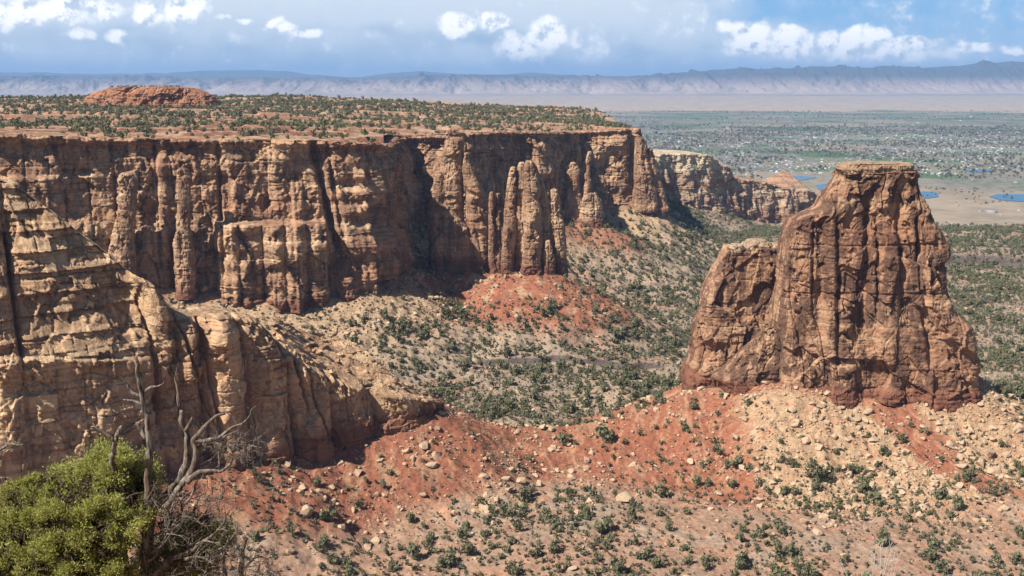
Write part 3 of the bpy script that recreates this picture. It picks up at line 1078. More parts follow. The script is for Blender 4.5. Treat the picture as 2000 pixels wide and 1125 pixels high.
def build_mesa_top():
    nth = 520
    th = np.linspace(R(-44), R(9), nth)
    r = np.exp(np.linspace(math.log(760), math.log(2600), 420))
    X = (r[:, None]*np.sin(th)[None]).ravel()
    Y = (r[:, None]*np.cos(th)[None]).ravel()
    z, d = mesa_top(X, Y)
    ins = inside(X, Y, MPOLY) & (d > 4.0)
    z = z-0.6*ss(d, 50, 30)
    F = gridF(len(r), nth)[:, ::-1]
    F = F[ins[F].all(1)]
    used, inv = np.unique(F, return_inverse=True)
    V = np.stack([X, Y, z], 1)[used]
    o = mk('mesa_top_ground', V, inv.reshape(-1, 4), M_SOIL, smooth=False, occl=True)
    n1, n2 = fbm(V[:, 0]/60, V[:, 1]/40, 0, 311, 4), fbm(V[:, 0]/14, V[:, 1]/14, 0, 315, 3)
    C = np.array([0.335, 0.205, 0.130])[None]*(1+0.5*n2[:, None])+np.array([0.06, -0.01, -0.02])[None]*n1[:, None]
    Z2 = z.reshape(len(r), nth)
    gr = np.abs(np.gradient(Z2, axis=0)/np.gradient(r)[:, None]).ravel()[used]
    st = ss(gr, 0.25, 0.6)
    C = C*(1-st[:, None])+np.array([0.17, 0.075, 0.05])[None]*st[:, None]
    set_col(o, 'soil', np.clip(C, .02, 1))
    tag(o, 'ledgy tan top of the mesa dotted with junipers', 'plateau', kind='structure')


build_mesa_top()

# dome on the mesa
def dome_feat(X, Z, nx, ny):
    return 3.0*np.abs(np.sin(X/11.0+1.5*pn(X/40, Z/20, 0, 5)))-1.5
V, F = loft([(170, 234, 362), (172, 215, 378), (178, 195, 395), (187, 178, 412), (197, 166, 424), (208, 160, 432)], 1720, lambda h: 62-26*h**1.5, 401, 520, 110, 2.3,
            dict(big=17, med=8, bed=6, A=(4.0, 2.2, 1.6)), 6, 1.3, 0.02, feat=dome_feat, att=0.12)
tag(mk('rock_dome', V, F, M_DOME, occl=True), 'low orange rounded rock dome rising from the wooded mesa top', 'rock dome')

def ico(sub):
    t = (1+5**0.5)/2
    V = [(-1, t, 0), (1, t, 0), (-1, -t, 0), (1, -t, 0), (0, -1, t), (0, 1, t), (0, -1, -t), (0, 1, -t), (t, 0, -1), (t, 0, 1), (-t, 0, -1), (-t, 0, 1)]
    F = [(0, 11, 5), (0, 5, 1), (0, 1, 7), (0, 7, 10), (0, 10, 11), (1, 5, 9), (5, 11, 4), (11, 10, 2), (10, 7, 6), (7, 1, 8), (3, 9, 4), (3, 4, 2), (3, 2, 6), (3, 6, 8), (3, 8, 9), (4, 9, 5), (2, 4, 11), (6, 2, 10), (8, 6, 7), (9, 8, 1)]
    V = [np.array(v, float)/np.linalg.norm(v) for v in V]
    for _ in range(sub):
        cache, F2 = {}, []

        def mid(a, b):
            k = (min(a, b), max(a, b))
            if k not in cache:
                m = V[a]+V[b]
                V.append(m/np.linalg.norm(m))
                cache[k] = len(V)-1
            return cache[k]
        for a, b, c in F:
            x, y, z = mid(a, b), mid(b, c), mid(c, a)
            F2 += [(a, x, z), (b, y, x), (c, z, y), (x, y, z)]
        F = F2
    return np.array(V), np.array(F)


def boulder(seed, sub):
    g = np.random.default_rng(seed)
    V, F = ico(sub)
    V = V*1.25
    for k in range(17):
        n = g.normal(size=3); n /= np.linalg.norm(n)
        d = g.uniform(0.42, 0.82)
        h = V@n-d
        V = V-np.maximum(h, 0)[:, None]*n[None]
    V = V*np.array([g.uniform(.8, 1.3), g.uniform(.7, 1.05), g.uniform(.55, .95)])[None]
    V = V*(1+0.05*fbm(V[:, 0]*2, V[:, 1]*2, V[:, 2]*2, seed, 3))[:, None]
    return V, F


# ------------------------------------------------------------------ near cliff (a fin)
def near_feat(px, z, S):
    D = np.zeros_like(z)
    Yl = 481+px*0.13
    def zp(py):
        return ray(1000, py)[1]*Yl
    # deep joints between the slabs
    for c, lean, hw, a, lo, hi in ((282, 0.08, 2.2, 7, 820, 575), (336, 1.1, 2.4, 6, 850, 612), (386, 0.35, 2.6, 7, 850, 640), (466, 0.15, 1.4, 3.5, 850, 640),
                                   (556, 0.65, 3.0, 8, 800, 680), (8, 0.0, 4, 8, 700, 480), (672, 0, 1.6, 2.5, 830, 750), (575, 0.7, 1.8, 4, 850, 700), (130, 0, 1.2, 1.6, 880, 700), (245, .03, 1.3, 2, 900, 780)):
        cc = c+lean*(zp(600)-z)+3.5*pn(z/16, 0*z+c, 0, 95)
        D -= a*np.exp(-np.abs((px-cc)/hw)**1.3)*ss(z, zp(lo+25), zp(lo-20))*(1-ss(z, zp(hi+5), zp(hi-25)))
    # each slab stands at its own depth, with a rounded shoulder
    for x0, x1, a, hi in ((-90, 8, 4, 330), (12, 282, 3.0, 340), (284, 335, 4.5, 575), (338, 385, 6.0, 625), (388, 465, 9.0, 612), (467, 555, 7.5, 640), (558, 640, 6.5, 720), (644, 726, 4.0, 750), (729, 850, 5.5, 770)):
        m = (px-x0)/(x1-x0)
        D += a*np.sqrt(np.clip(1-(2*m-1)**2, 0, 1))*((px > x0) & (px < x1))
    # domed shoulders: the top of each block rolls back
    zr = np.interp(px[0], near['px'], near['zt'])[None, :] if near['px'][-1] > near['px'][0] and np.all(np.diff(near['px']) > 0) else near['zt'][None, :]
    dt = np.clip(zr-z, 0, None)
    for x0, x1, rad in ((284, 336, 9), (338, 386, 9), (386, 466, 15), (466, 556, 12), (556, 650, 8), (650, 850, 5)):
        w = ss(px, x0, x0+6)*(1-ss(px, x1-6, x1))
        D -= w*(rad-np.sqrt(np.clip(rad**2-np.clip(rad-dt, 0, rad)**2, 0, None)))
    # bedded upper part of the big slab: ledges with undercut shadow
    up = (1-ss(px, 262, 285))*ss(z, zp(720), zp(690))
    ph = (z+2.5*pn(S/60, z/40, 0, 91))*2*np.pi/9.5
    saw = (ph/(2*np.pi)) % 1.0
    D += up*((1.9+1.0*ss(z, zp(640), zp(560)))*(1-saw)**1.5)
    D += up*0.7*pn(S/9, z/3.5, 0, 97)
    ledge = (1-ss(px, 262, 285))
    D += ledge*4.0*ss(z, zp(686), zp(692))
    # rounded shoulder of the domed block, and forward spread of the lower toe
    D += 4.5*np.exp(-((px-420)/22)**2)*ss(z, zp(690), zp(660))
    D -= 0.42*np.maximum(0, z-zp(690))*(1-ss(px, 255, 300))
    return D


def near_top(px):
    return np.interp(px, [-330, 300, 330, 380, 400, 540, 556, 600, 700, 830, 860], [7, 7, 8, 9, 20, 20, 12, 40, 46, 38, 26])


def near_rise(px):
    return np.interp(px, [-330, 540, 556, 575, 600, 648, 728, 803, 823, 858, 860], [1, 1, 3, 13, 20, 17, 21, 21, 16, 9, 7])


no = ribbon('near_cliff', near, M_NEAR, 420, 23, batter=0.10, top=near_top, toprise=near_rise, back=True, feat=near_feat, lip=(0.6, 2.5, 1.0),
            rk=dict(big=17, med=6.5, bed=6.0, A=(2.0, 0.9, 0.8), crack=0.8, col=.12, small=.5), nsig=14, rimjag=1.5, below=22)
def ledge_slabs():
    g = np.random.default_rng(77)
    n, nz, nt = len(near['s']), 420, 60
    co = np.empty(len(no.data.vertices)*3, np.float32)
    no.data.vertices.foreach_get('co', co)
    co = co.reshape(-1, n, 3)[nz:nz+nt]
    cols = np.flatnonzero((near['px'] > 562) & (near['px'] < 852) & (np.arange(n) < n*0.9))
    parts = []
    for k in range(150):
        p = co[int(nt*g.uniform(0.02, 0.98)), g.choice(cols)]
        V, F = boulder(int(2000+k % 12), 2)
        sc = np.array([g.uniform(1.6, 4.6), g.uniform(1.3, 3.2), g.uniform(.7, 1.7)])*g.uniform(.6, 1.15)
        V = V*sc
        a, b, c = g.uniform(-.5, .5), g.normal(0.10, .14), g.normal(0.12, .12)
        V = V@np.array([[math.cos(a), math.sin(a), 0], [-math.sin(a), math.cos(a), 0], [0, 0, 1]])
        V = V@np.array([[1, 0, 0], [0, math.cos(b), math.sin(b)], [0, -math.sin(b), math.cos(b)]])
        V = V@np.array([[math.cos(c), 0, math.sin(c)], [0, 1, 0], [-math.sin(c), 0, math.cos(c)]])
        parts.append((V+p[None]+np.array([0, 0, 0.1*sc[2]])[None], F))
    V, F = join(parts)
    tag(mk('broken_ledges', V, F, M_NEAR, no), kind='stuff')


tag(no, 'buff sandstone cliff descending from the left edge to the red saddle', 'cliff', kind='structure')

ledge_slabs()
co = ribbon('pale_cliff', cream, M_CREAM, 130, 37, batter=0.22, top=lambda px: 60+0*px, toprise=lambda px: np.interp(px, [1240, 1440, 1500, 1527, 1577, 1598], [4, 4, 4, 12, 38, 8]), back=True,
            feat=lambda px, z, S: 6*np.abs(np.sin(S/16.0+pn(S/40, z/60, 0, 3))), lip=(1.0, 4, 2), rk=dict(big=26, med=10, bed=10, A=(5, 2.4, 1.0)), nsig=8, rimjag=3)
tag(co, 'distant cliff with cream white top beyond the mesa tip', 'cliff', kind='structure')

# ------------------------------------------------------------------ the butte
def butte():
    root = empty('rock_butte', tuple(P(1640, 768, 650)))
    tag(root, 'tall red sandstone butte with flat caprock standing on a rubble slope', 'butte')
    off = Vector(root.location)

    def part(name, V, F, mat):
        o = mk(name, V-np.array(off)[None], F, mat, root)
        ALLV.append(V)
        return o
    main = [(333, 1636, 1784), (345, 1630, 1786), (363, 1618, 1788), (377, 1606, 1790), (386, 1600, 1798), (398, 1596, 1803), (409, 1592, 1811), (416, 1566, 1815), (424, 1548, 1819), (435, 1536, 1823),
            (456, 1532, 1838), (483, 1529, 1846), (520, 1524, 1842), (553, 1518, 1847), (594, 1512, 1853), (606, 1511, 1858), (614, 1510, 1870), (631, 1509, 1884), (673, 1508, 1893),
            (696, 1508, 1900), (719, 1508, 1900), (745, 1508, 1888), (775, 1508, 1882)]

    def bf(X, Z, nx, ny):
        D = np.zeros(np.broadcast(X, Z).shape)
        f = 650/FPX
        front = np.clip(-ny, 0, 1)
        px = 1000+X/0.2995
        zz = lambda py: ray(1000, py)[1]*650
        # narrow alcoves, ribs and joints on the wide face
        for c, lean, hw, a, lo, hi in ((1603, 0.0, 13, 4.5, 640, 430), (1636, 0.03, 6, 3.0, 640, 420), (1692, -.03, 7, 4.0, 640, 400), (1588, 0.0, 3, 2.5, 560, 430), (1712, 0.02, 3, 2.0, 600, 420),
                                       (1760, .05, 6, 3.0, 620, 400), (1800, 0.1, 5, 3.5, 700, 420), (1640, 0, 4, 2.2, 720, 600), (1522, .0, 4, 3, 740, 600)):
            D -= front*a*np.exp(-((px-c-lean*(zz(500)-Z)/0.3)/hw)**2)*ss(Z, zz(lo+20), zz(lo-20))*(1-ss(Z, zz(hi+10), zz(hi-10)))
        for c, hw, a, lo, hi in ((1512, 9, 3.0, 760, 600), (1806, 8, 4.0, 560, 490), (1654, 26, 5.0, 800, 690), (1822, 5, 3.0, 800, 696), (1735, 20, 2.5, 700, 480), (1655, 16, 2.2, 640, 560)):
            D += front*a*np.sqrt(np.clip(1-((px-c)/hw)**2, 0, 1))*ss(Z, zz(lo), zz(lo-10))*(1-ss(Z, zz(hi+14), zz(hi)))
        D += 2.0*np.exp(-((Z-zz(590))/2.0)**2)*0 - 0.9*front*np.exp(-((Z-zz(472))/0.5)**2) - 0.9*front*np.exp(-((Z-zz(562))/0.5)**2)
        # thin-bedded red foot steps forward
        D += 2.5*ss(Z, zz(735), zz(752))+1.2*ss(Z, zz(755), zz(760))
        return D
    V, F = loft(main, 650, lambda h: 24-11*h**1.2, 501, 900, 460, 4.2, dict(big=24, med=9, bed=12, A=(3.1, 1.0, 0.5), crack=1.0, bedA=0.6, col=0.08, small=.45, ct=.62), 14, 1.0, 0.05, feat=bf)
    part('body', V, F, M_BUTTE)
    tw = [(481, 1413, 1540), (490, 1409, 1545), (505, 1402, 1548), (530, 1392, 1550), (567, 1375, 1550), (604, 1367, 1550), (631, 1354, 1550), (696, 1345, 1550), (733, 1336, 1550), (757, 1338, 1550), (775, 1338, 1550)]
    V, F = loft(tw, 673, lambda h: 17-6*h, 521, 420, 330, 4.5, dict(big=18, med=7, bed=10, A=(2.8, 1.1, 0.6), col=.1, small=.6, ct=.62), 14, 0.9, 0.05)
    part('shoulder', V, F, M_BUTTE)
    bt = [(640, 1490, 1540), (660, 1470, 1545), (685, 1446, 1545), (710, 1418, 1545), (730, 1391, 1545), (738, 1388, 1545), (746, 1402, 1545), (757, 1408, 1545), (775, 1408, 1545)]
    V, F = loft(bt, 646, lambda h: 13-9*h, 541, 300, 160, 2.4, dict(big=12, med=5, bed=6, A=(1.0, 0.6, 0.4)), 14, 0.9, 0.1)
    part('buttress', V, F, M_BUTTE)
    # caprock slabs
    parts = []
    for lv, th, sd, dy in (([(321, 1639, 1780), (328, 1637, 1781), (340, 1641, 1780)], 12.6, 551, 0), ([(318, 1652, 1774), (321, 1645, 1778), (324, 1648, 1772)], 10.5, 553, -.6), ([(329, 1634, 1700), (336, 1640, 1698)], 9.0, 555, -4)):
        parts.append(loft(lv, 650+dy, lambda h, th=th: th, sd, 300, 26, 3.0, dict(big=9, med=4, bed=2.5, A=(1.2, 0.8, 0.5)), 0.8, 0.8, 0.05))
    V, F = join(parts)
    part('caprock', V, F, M_CAP)
    parts = []
    for x0, x1, y0, y1, dy in ((1424, 1452, 478, 487, -4), (1448, 1480, 475, 486, -2), (1478, 1508, 474, 486, -3), (1504, 1534, 477, 486, -1), (1455, 1500, 470, 476, 1)):
        parts.append(loft([(y0, x0+3, x1-3), ((y0+y1)/2, x0, x1), (y1, x0+2, x1-2)], 673+dy, lambda h: 7.5, int(x0), 90, 22, 2.6, dict(big=6, med=3, bed=2, A=(0.6, 0.4, 0.3)), 0.8, 0.8, 0.2))
    V, F = join(parts)
    part('shoulder_caprock', V, F, M_CREAM2)


M_CREAM2 = rock_mat('caprock_pale', (0.40, 0.27, 0.17, 1), (0.48, 0.36, 0.24, 1), (0.14, 0.08, 0.055, 1), (0.34, 0.19, 0.11, 1), 0.2)
butte()

# ------------------------------------------------------------------ free-standing towers and spires before the mesa wall
def rock_thing(name, label, cat, cols, Y, mat=M_SPIRE, group=None, part='pillar', sc=1.0):
    base = max(c[0][-1][0] for c in cols)
    cx = np.mean([c[0][-1][1]+c[0][-1][2] for c in cols])/2
    loc = P(cx, base, Y)
    rk0 = dict(big=10*sc, med=4.5*sc, bed=7*sc, A=(1.5*sc, 0.8*sc, 0.8*sc))
    if len(cols) == 1:
        lv, th, dy, sd = cols[0]
        V, F = loft(lv, Y+dy, th if callable(th) else (lambda h: th), sd, 150, 200, 2.3, rk0, 10, 0.9, 0.5)
        o = mk(name, V-loc[None], F, mat)
        o.location = loc
        ALLV.append(V)
        return tag(o, label, cat, group)
    root = empty(name, tuple(loc))
    tag(root, label, cat, group)
    for lv, th, dy, sd in cols:
        V, F = loft(lv, Y+dy, th if callable(th) else (lambda h, th=th: th), sd, 150, 200, 2.3, rk0, 10, 0.9, 0.5)
        mk(part, V-loc[None], F, mat, root)
        ALLV.append(V)
    return root


rock_thing('rock_spire', 'stubby dark spire with rounded head against the mesa wall at left', 'rock spire',
           [([(343, 234, 262), (350, 229, 268), (372, 229, 268), (395, 231, 266), (420, 228, 264), (455, 220, 262), (490, 212, 262), (545, 214, 266)], lambda h: 8.5-3*h, 0, 601)], 861)
rock_thing('rock_spire', 'slender banded spire standing before the mesa wall, right of the rounded one', 'rock spire',
           [([(333, 347, 366), (345, 345, 374), (395, 344, 370), (440, 342, 371), (480, 340, 376), (520, 342, 380), (558, 345, 380)], lambda h: 8-3*h, 0, 605)], 874)
rock_thing('rock_tower', 'tall tan tower with small caprock and side pillars left of the clustered spires', 'rock tower',
           [([(274, 870, 908), (290, 868, 905), (325, 861, 905), (360, 856, 904), (412, 846, 904), (470, 844, 906), (528, 842, 910)], lambda h: 20-11*h, 0, 611),
            ([(337, 849, 864), (360, 843, 868), (412, 836, 870), (470, 836, 872), (525, 836, 874)], lambda h: 15-8*h, -6, 613),
            ([(300, 906, 915), (318, 904, 922), (342, 904, 932), (374, 908, 944), (430, 912, 955), (528, 912, 960)], lambda h: 15-8*h, -5, 615),
            ([(430, 880, 900), (445, 872, 918), (528, 866, 924)], lambda h: 10-4*h, -14, 617),
            ([(255, 876, 896), (260, 870, 908), (268, 868, 911), (275, 872, 904)], lambda h: 8.0, 0, 619)], 1035)
rock_thing('rock_spire', 'thin twin pillar between the capped tower and the clustered spires', 'rock spire',
           [([(376, 957, 964), (390, 955, 967), (450, 955, 968), (526, 953, 970)], 5.5, 0, 621), ([(379, 969, 976), (395, 967, 979), (450, 966, 980), (528, 966, 982)], 5.5, 3, 623)], 1012)
rock_thing('rock_tower', 'cluster of tall rounded spires fused at the foot above the red fan', 'rock tower',
           [([(328, 998, 1008), (340, 994, 1011), (395, 986, 1011), (450, 982, 1008), (528, 980, 1004)], lambda h: 8-3*h, -4, 631),
            ([(319, 1013, 1024), (335, 1009, 1028), (400, 1006, 1030), (530, 1000, 1024)], lambda h: 9-3*h, 0, 633),
            ([(317, 1028, 1042), (326, 1023, 1048), (360, 1022, 1053), (430, 1020, 1060), (530, 1016, 1058)], lambda h: 13-6*h, -5, 635),
            ([(336, 1044, 1054), (365, 1046, 1064), (400, 1048, 1074), (530, 1050, 1084)], lambda h: 11-4*h, 3, 637),
            ([(372, 1074, 1090), (384, 1071, 1096), (430, 1070, 1103), (480, 1075, 1106), (534, 1077, 1108)], lambda h: 10-3*h, 2, 639),
            ([(470, 1066, 1076), (482, 1062, 1080), (532, 1058, 1086)], 6.0, -9, 641),
            ([(445, 984, 994), (460, 981, 998), (530, 979, 1002)], 6.0, -10, 643),
            ([(420, 1032, 1046), (440, 1026, 1052), (532, 1018, 1058)], 7.0, -13, 645)], 1000)
rock_thing('rock_spire', 'knobbly spire before the far shadowed mesa wall', 'rock spire',
           [([(319, 1114, 1124), (326, 1108, 1130), (336, 1105, 1133), (350, 1108, 1130), (362, 1107, 1131), (378, 1101, 1134), (425, 1099, 1137)], lambda h: 9-4*h, 0, 651)], 1335)
rock_thing('rock_spire', 'needle spire rising from a broad pedestal before the far mesa wall', 'rock spire',
           [([(297, 1149, 1156), (305, 1146, 1157), (340, 1142, 1154), (372, 1141, 1154), (390, 1139, 1158), (436, 1136, 1168)], lambda h: 6-2*h, 0, 655),
            ([(380, 1142, 1168), (392, 1135, 1174), (436, 1128, 1181)], lambda h: 15-5*h, 2, 657)], 1330)
rock_thing('rock_tower', 'rounded tower at the tip of the mesa above the far talus', 'rock tower',
           [([(253, 1236, 1250), (262, 1234, 1252), (268, 1240, 1258), (280, 1240, 1264), (325, 1239, 1272), (398, 1236, 1286)], lambda h: 16-7*h, 0, 661),
            ([(292, 1264, 1274), (330, 1262, 1284), (360, 1260, 1294), (402, 1258, 1306)], lambda h: 14-6*h, 6, 663)], 1512, M_FAR, sc=1.3)

# ------------------------------------------------------------------ far cliffs beyond the valley
def mount_mat(name, lo, hi, top):
    m, t, b = new_mat(name)
    p = t.new('ShaderNodeNewGeometry').outputs['Position']
    s = t.sep(p)
    n = t.noise(t.v('MULTIPLY', p, (0.0012, 0.0004, 0.004)), 1.0, 6, 0.6)
    f = t.noise(p, 0.004, 6, 0.65)
    c = t.mix(t.step(t.m('ADD', s[2], t.m('MULTIPLY', f, 120)), -120, 160), lo, hi)
    c = t.mix(t.step(t.m('ADD', s[2], t.m('MULTIPLY', n, 200)), 120, 300), c, top)
    c = t.mix(1.0, c, t.mix(n, (0.6, 0.6, 0.6, 1), (1.4, 1.4, 1.4, 1)), 'MULTIPLY')
    t.put(b.inputs['Base Color'], c)
    return m


def mountains(name, label, y0, y1, crest, base, mat, seed, nx=1100, ny=110, gul=1.0):
    """eroded cliff front: crest (px, py) line seen from the camera at the depth of the crest"""
    c = np.array(crest, float)
    u = np.linspace(-0.75, 0.75, nx)
    cu, cv = ray(c[:, 0], c[:, 1])
    zc = np.interp(u, cu, cv*y1)
    f = np.linspace(-0.12, 1.35, ny)
    Y = y0+(y1-y0)*f
    U, FF = np.meshgrid(u, f)
    X = U*np.broadcast_to(Y[:, None], U.shape)
    YY = np.broadcast_to(Y[:, None], U.shape) + 900*fbm(X/5200, 0*X, 0, seed, 4)
    g = ridged(X/1500, YY/3800, 0, seed+1, 5)
    g2 = ridged(X/520, YY/1500, 0, seed+5, 4)
    prof = np.interp(FF, [-0.2, 0.0, 0.22, 0.5, 0.62, 0.9, 1.0, 1.4], [0, 0.02, 0.18, 0.52, 0.56, 0.93, 1.0, 1.0])
    side = np.sin(np.clip(FF, 0, 1)*np.pi)
    z = base+(zc[None, :]-base)*np.clip(prof+gul*side*(0.16*(g-0.9)+0.07*(g2-0.9)), -0.02, 1.1)
    z = z+14*fbm(X/400, YY/400, 0, seed+9, 4)*np.clip(FF*3, 0, 1)+45*fbm(X/1300, YY/2600, 0, seed+13, 5)*np.clip(FF*1.5, 0, 1)
    V = np.stack([X.ravel(), YY.ravel(), z.ravel()], 1)
    o = mk(name, V, gridF(ny, nx), mat, smooth=False)
    tag(o, label, 'mountains', kind='structure')


mountains('far_mountains', 'hazy blue range on the skyline behind the pale cliffs', 38000, 44000,
          [(-700, 140), (0, 141), (60, 142), (180, 145), (330, 144), (395, 138), (470, 137), (560, 139), (600, 146), (700, 152), (760, 143), (820, 140), (900, 145), (960, 147), (1040, 142), (1120, 148),
           (1300, 150), (1500, 146), (2000, 140), (2800, 140)], -262, mount_mat('far_range', (0.12, 0.11, 0.09, 1), (0.08, 0.08, 0.06, 1), (0.05, 0.06, 0.04, 1)), 701, 900, 70)
mountains('book_cliffs', 'pale eroded cliffs along the far side of the valley', 24500, 29500,
          [(-700, 150), (0, 149), (300, 150), (420, 153), (560, 152), (640, 151), (690, 155), (740, 152), (830, 146), (980, 147), (1070, 150), (1180, 150), (1260, 148), (1320, 144), (1400, 137), (1460, 136),
           (1520, 138), (1590, 130), (1640, 131), (1680, 134), (1740, 131), (1800, 133), (1880, 129), (1925, 124), (1965, 125), (1990, 122), (2100, 126), (2800, 130)], -262,
          mount_mat('far_cliffs', (0.36, 0.275, 0.215, 1), (0.16, 0.12, 0.10, 1), (0.05, 0.05, 0.042, 1)), 711, 1900, 160, 3.0)

# ------------------------------------------------------------------ ponds in the valley
def water_mat():
    m, t, b = new_mat('pond_water')
    b.inputs['Base Color'].default_value = (0.035, 0.115, 0.20, 1)
    b.inputs['Roughness'].default_value = 0.25
    b.inputs['Specular IOR Level'].default_value = 0.35
    return m


M_WATER = water_mat()
PONDS = [([(1482, 352), (1500, 346), (1560, 344), (1600, 347), (1545, 356), (1500, 358)], 'long blue pond behind the pale cliff', 1),
         ([(1592, 362), (1620, 358), (1640, 362), (1640, 372), (1600, 372)], 'blue pond just left of the butte cap', 2),
         ([(1782, 377), (1800, 374), (1832, 376), (1833, 385), (1810, 388), (1785, 386)], 'blue pond just right of the butte cap', 3),
         ([(1928, 384), (1950, 379), (2010, 380), (2080, 386), (2040, 396), (1960, 392)], 'wide blue pond at the right edge', 4),
         ([(1880, 333), (1930, 331), (1950, 336), (1900, 338)], 'small pond beside the far river road', 5)]
for poly, lab, k in PONDS:
    p = np.array(poly, float)
    u, v = ray(p[:, 0], p[:, 1])
    Yp = -339.0/v
    n = 60
    # smooth closed outline
    ctrl = np.stack([u*Yp, Yp], 1)
    q = np.linspace(0, len(p), n, endpoint=False)
    cx = np.interp(q, np.arange(len(p)+1), np.r_[ctrl[:, 0], ctrl[0, 0]])
    cy = np.interp(q, np.arange(len(p)+1), np.r_[ctrl[:, 1], ctrl[0, 1]])
    sm = lambda a: (np.roll(a, 1)+np.roll(a, -1)+np.roll(a, 2)+np.roll(a, -2)+a)/5
    cx, cy = sm(cx), sm(cy)
    zt = terrain(cx, cy)
    V = np.stack([np.r_[cx, cx.mean()], np.r_[cy, cy.mean()], np.full(n+1, zt.max()+1.0)], 1)
    F = np.array([(i, (i+1) % n, n) for i in range(n)])
    tag(mk('pond', V, F, M_WATER), lab, 'pond', kind='structure')

# ------------------------------------------------------------------ what the camera sees (a coarse depth buffer of the rocks and the ground)
ZB = np.full((282, 500), 1e9)
for V in ALLV:
    px, py, f = project(V)
    ix, iy = (px/4).astype(int), (py/4).astype(int)
    ok = (ix >= 0) & (ix < 500) & (iy >= 0) & (iy < 282) & (V[:, 1] > 50)
    np.minimum.at(ZB, (iy[ok], ix[ok]), f[ok])


def in_view(X, lift=1.5, tol=14.0):
    Q = X.copy()
    Q[:, 2] += lift
    px, py, f = project(Q)
    ix, iy = (px/4).astype(int), (py/4).astype(int)
    ok = (px > 0) & (px < 2000) & (py > 0) & (py < 1125)
    r = np.zeros(len(X), bool)
    r[ok] = f[ok] < ZB[iy[ok], ix[ok]]+tol
    return r, px, py, f


def hit(px, py, y0=380.0, y1=1400.0):
    """where the sight line through a picture point meets the ground"""
    u, v = ray(px, py)
    Y = np.linspace(y0, y1, 1600)
    z = terrain(u*Y, Y)
    k = np.flatnonzero(v*Y < z)
    Yk = Y[k[0]] if len(k) else y1
    return np.array([u*Yk, Yk, float(terrain(np.array([u*Yk]), np.array([Yk]))[0])])


# ------------------------------------------------------------------ bushes
def bush_proto(seed, n, lumps=7, leaf=0.17, trunk=True):
    """unit bush (about 1 m half width): leaf clumps spread through several lobes, with a short stem"""
    g = np.random.default_rng(seed)
    cs = np.c_[g.normal(0, 0.30, lumps), g.normal(0, 0.30, lumps), g.uniform(0.35, 1.2, lumps)]
    rs = g.uniform(0.32, 0.58, lumps)
    k = g.integers(0, lumps, n)
    d = g.normal(size=(n, 3))
    d /= np.linalg.norm(d, axis=1)[:, None]
    r = rs[k]*g.uniform(0.35, 1.0, n)**0.5
    c = cs[k]+d*r[:, None]
    c[:, 2] = np.maximum(c[:, 2], 0.05)
    a = g.normal(size=(n, 3)); a /= np.linalg.norm(a, axis=1)[:, None]
    nn = d+0.7*a
    nn /= np.linalg.norm(nn, axis=1)[:, None]
    t1 = np.cross(nn, g.normal(size=(n, 3))); t1 /= np.linalg.norm(t1, axis=1)[:, None]
    t2 = np.cross(nn, t1)
    s = leaf*g.uniform(0.6, 1.5, n)[:, None]
    V = np.stack([c-t1*s, c+t2*s*0.8, c+t1*s, c-t2*s*0.8], 1).reshape(-1, 3)
    F = np.arange(4*n).reshape(-1, 4)
    return V, F


def stack(protos, pts, scl, rot, pick):
    Vs, Fs, o = [], [], 0
    for i, (V, F) in enumerate(protos):
        idx = np.flatnonzero(pick == i)
        if not len(idx):
            continue
        c, s = np.cos(rot[idx]), np.sin(rot[idx])
        x = V[None, :, 0]*c[:, None]-V[None, :, 1]*s[:, None]
        y = V[None, :, 0]*s[:, None]+V[None, :, 1]*c[:, None]
        z = np.broadcast_to(V[None, :, 2], x.shape)
        W = np.stack([x, y, z], -1)*scl[idx][:, None, :]+pts[idx][:, None, :]
        FF = F[None]+(np.arange(len(idx))*len(V))[:, None, None]+o
        Vs.append(W.reshape(-1, 3)); Fs.append(FF.reshape(-1, F.shape[1])); o += len(idx)*len(V)
    return np.concatenate(Vs), np.concatenate(Fs)


def scatter_bushes():
    N = 170000
    Y = np.sqrt(rng.uniform(430**2, 2250**2, N))
    u = rng.uniform(-0.52, 0.52, N)
    X = u*Y
    z, ds = terrain(X, Y, True)
    dm, dn, dc, dr, db, dsp, dsp2 = ds
    n = fbm(X/70, Y/50, 0, 801, 4)
    n2 = fbm(X/22, Y/22, 0, 803, 2)
    dens = 0.68+1.35*n+0.7*n2
    dens = np.where(Y > 660, dens+0.22, dens-0.02)
    dens = dens*(0.30+0.70*ss(np.minimum(dr, db), 25, 95))
    dens = dens*(0.30+0.70*ss(np.minimum(dm, dsp), 15, 110))
    dens = dens*(0.22+0.78*ss(dn, 12, 70))
    dens = dens*np.where(Y > 1500, 0.85, 1.0)*ss(Y, 2250, 1900)
    # nothing inside rock
    solid = (inside(X, Y, MPOLY) & (Y < 2300)) | (dm < 7) | (dn < 4) | (db < 3)
    solid |= inside(X, Y, np.array(cpath(BUTTE_FOOT))[:, :2])
    # behind the near cliff's left part the cliff hides the floor anyway
    A = 0.5*(2250**2-430**2)*1.04
    want = 0.0500*A/N
    keep = (rng.uniform(0, 1, N) < np.clip(dens, 0, 1.6)*want*1.0) & ~solid
    P3 = np.stack([X, Y, z], 1)[keep]
    size = np.exp(rng.normal(math.log(1.15), 0.52, len(P3)))
    size = np.clip(size, 0.55, 4.2)*np.where(P3[:, 1] < 660, 1.0, 1.12)
    return P3, size


bp, bsz = scatter_bushes()
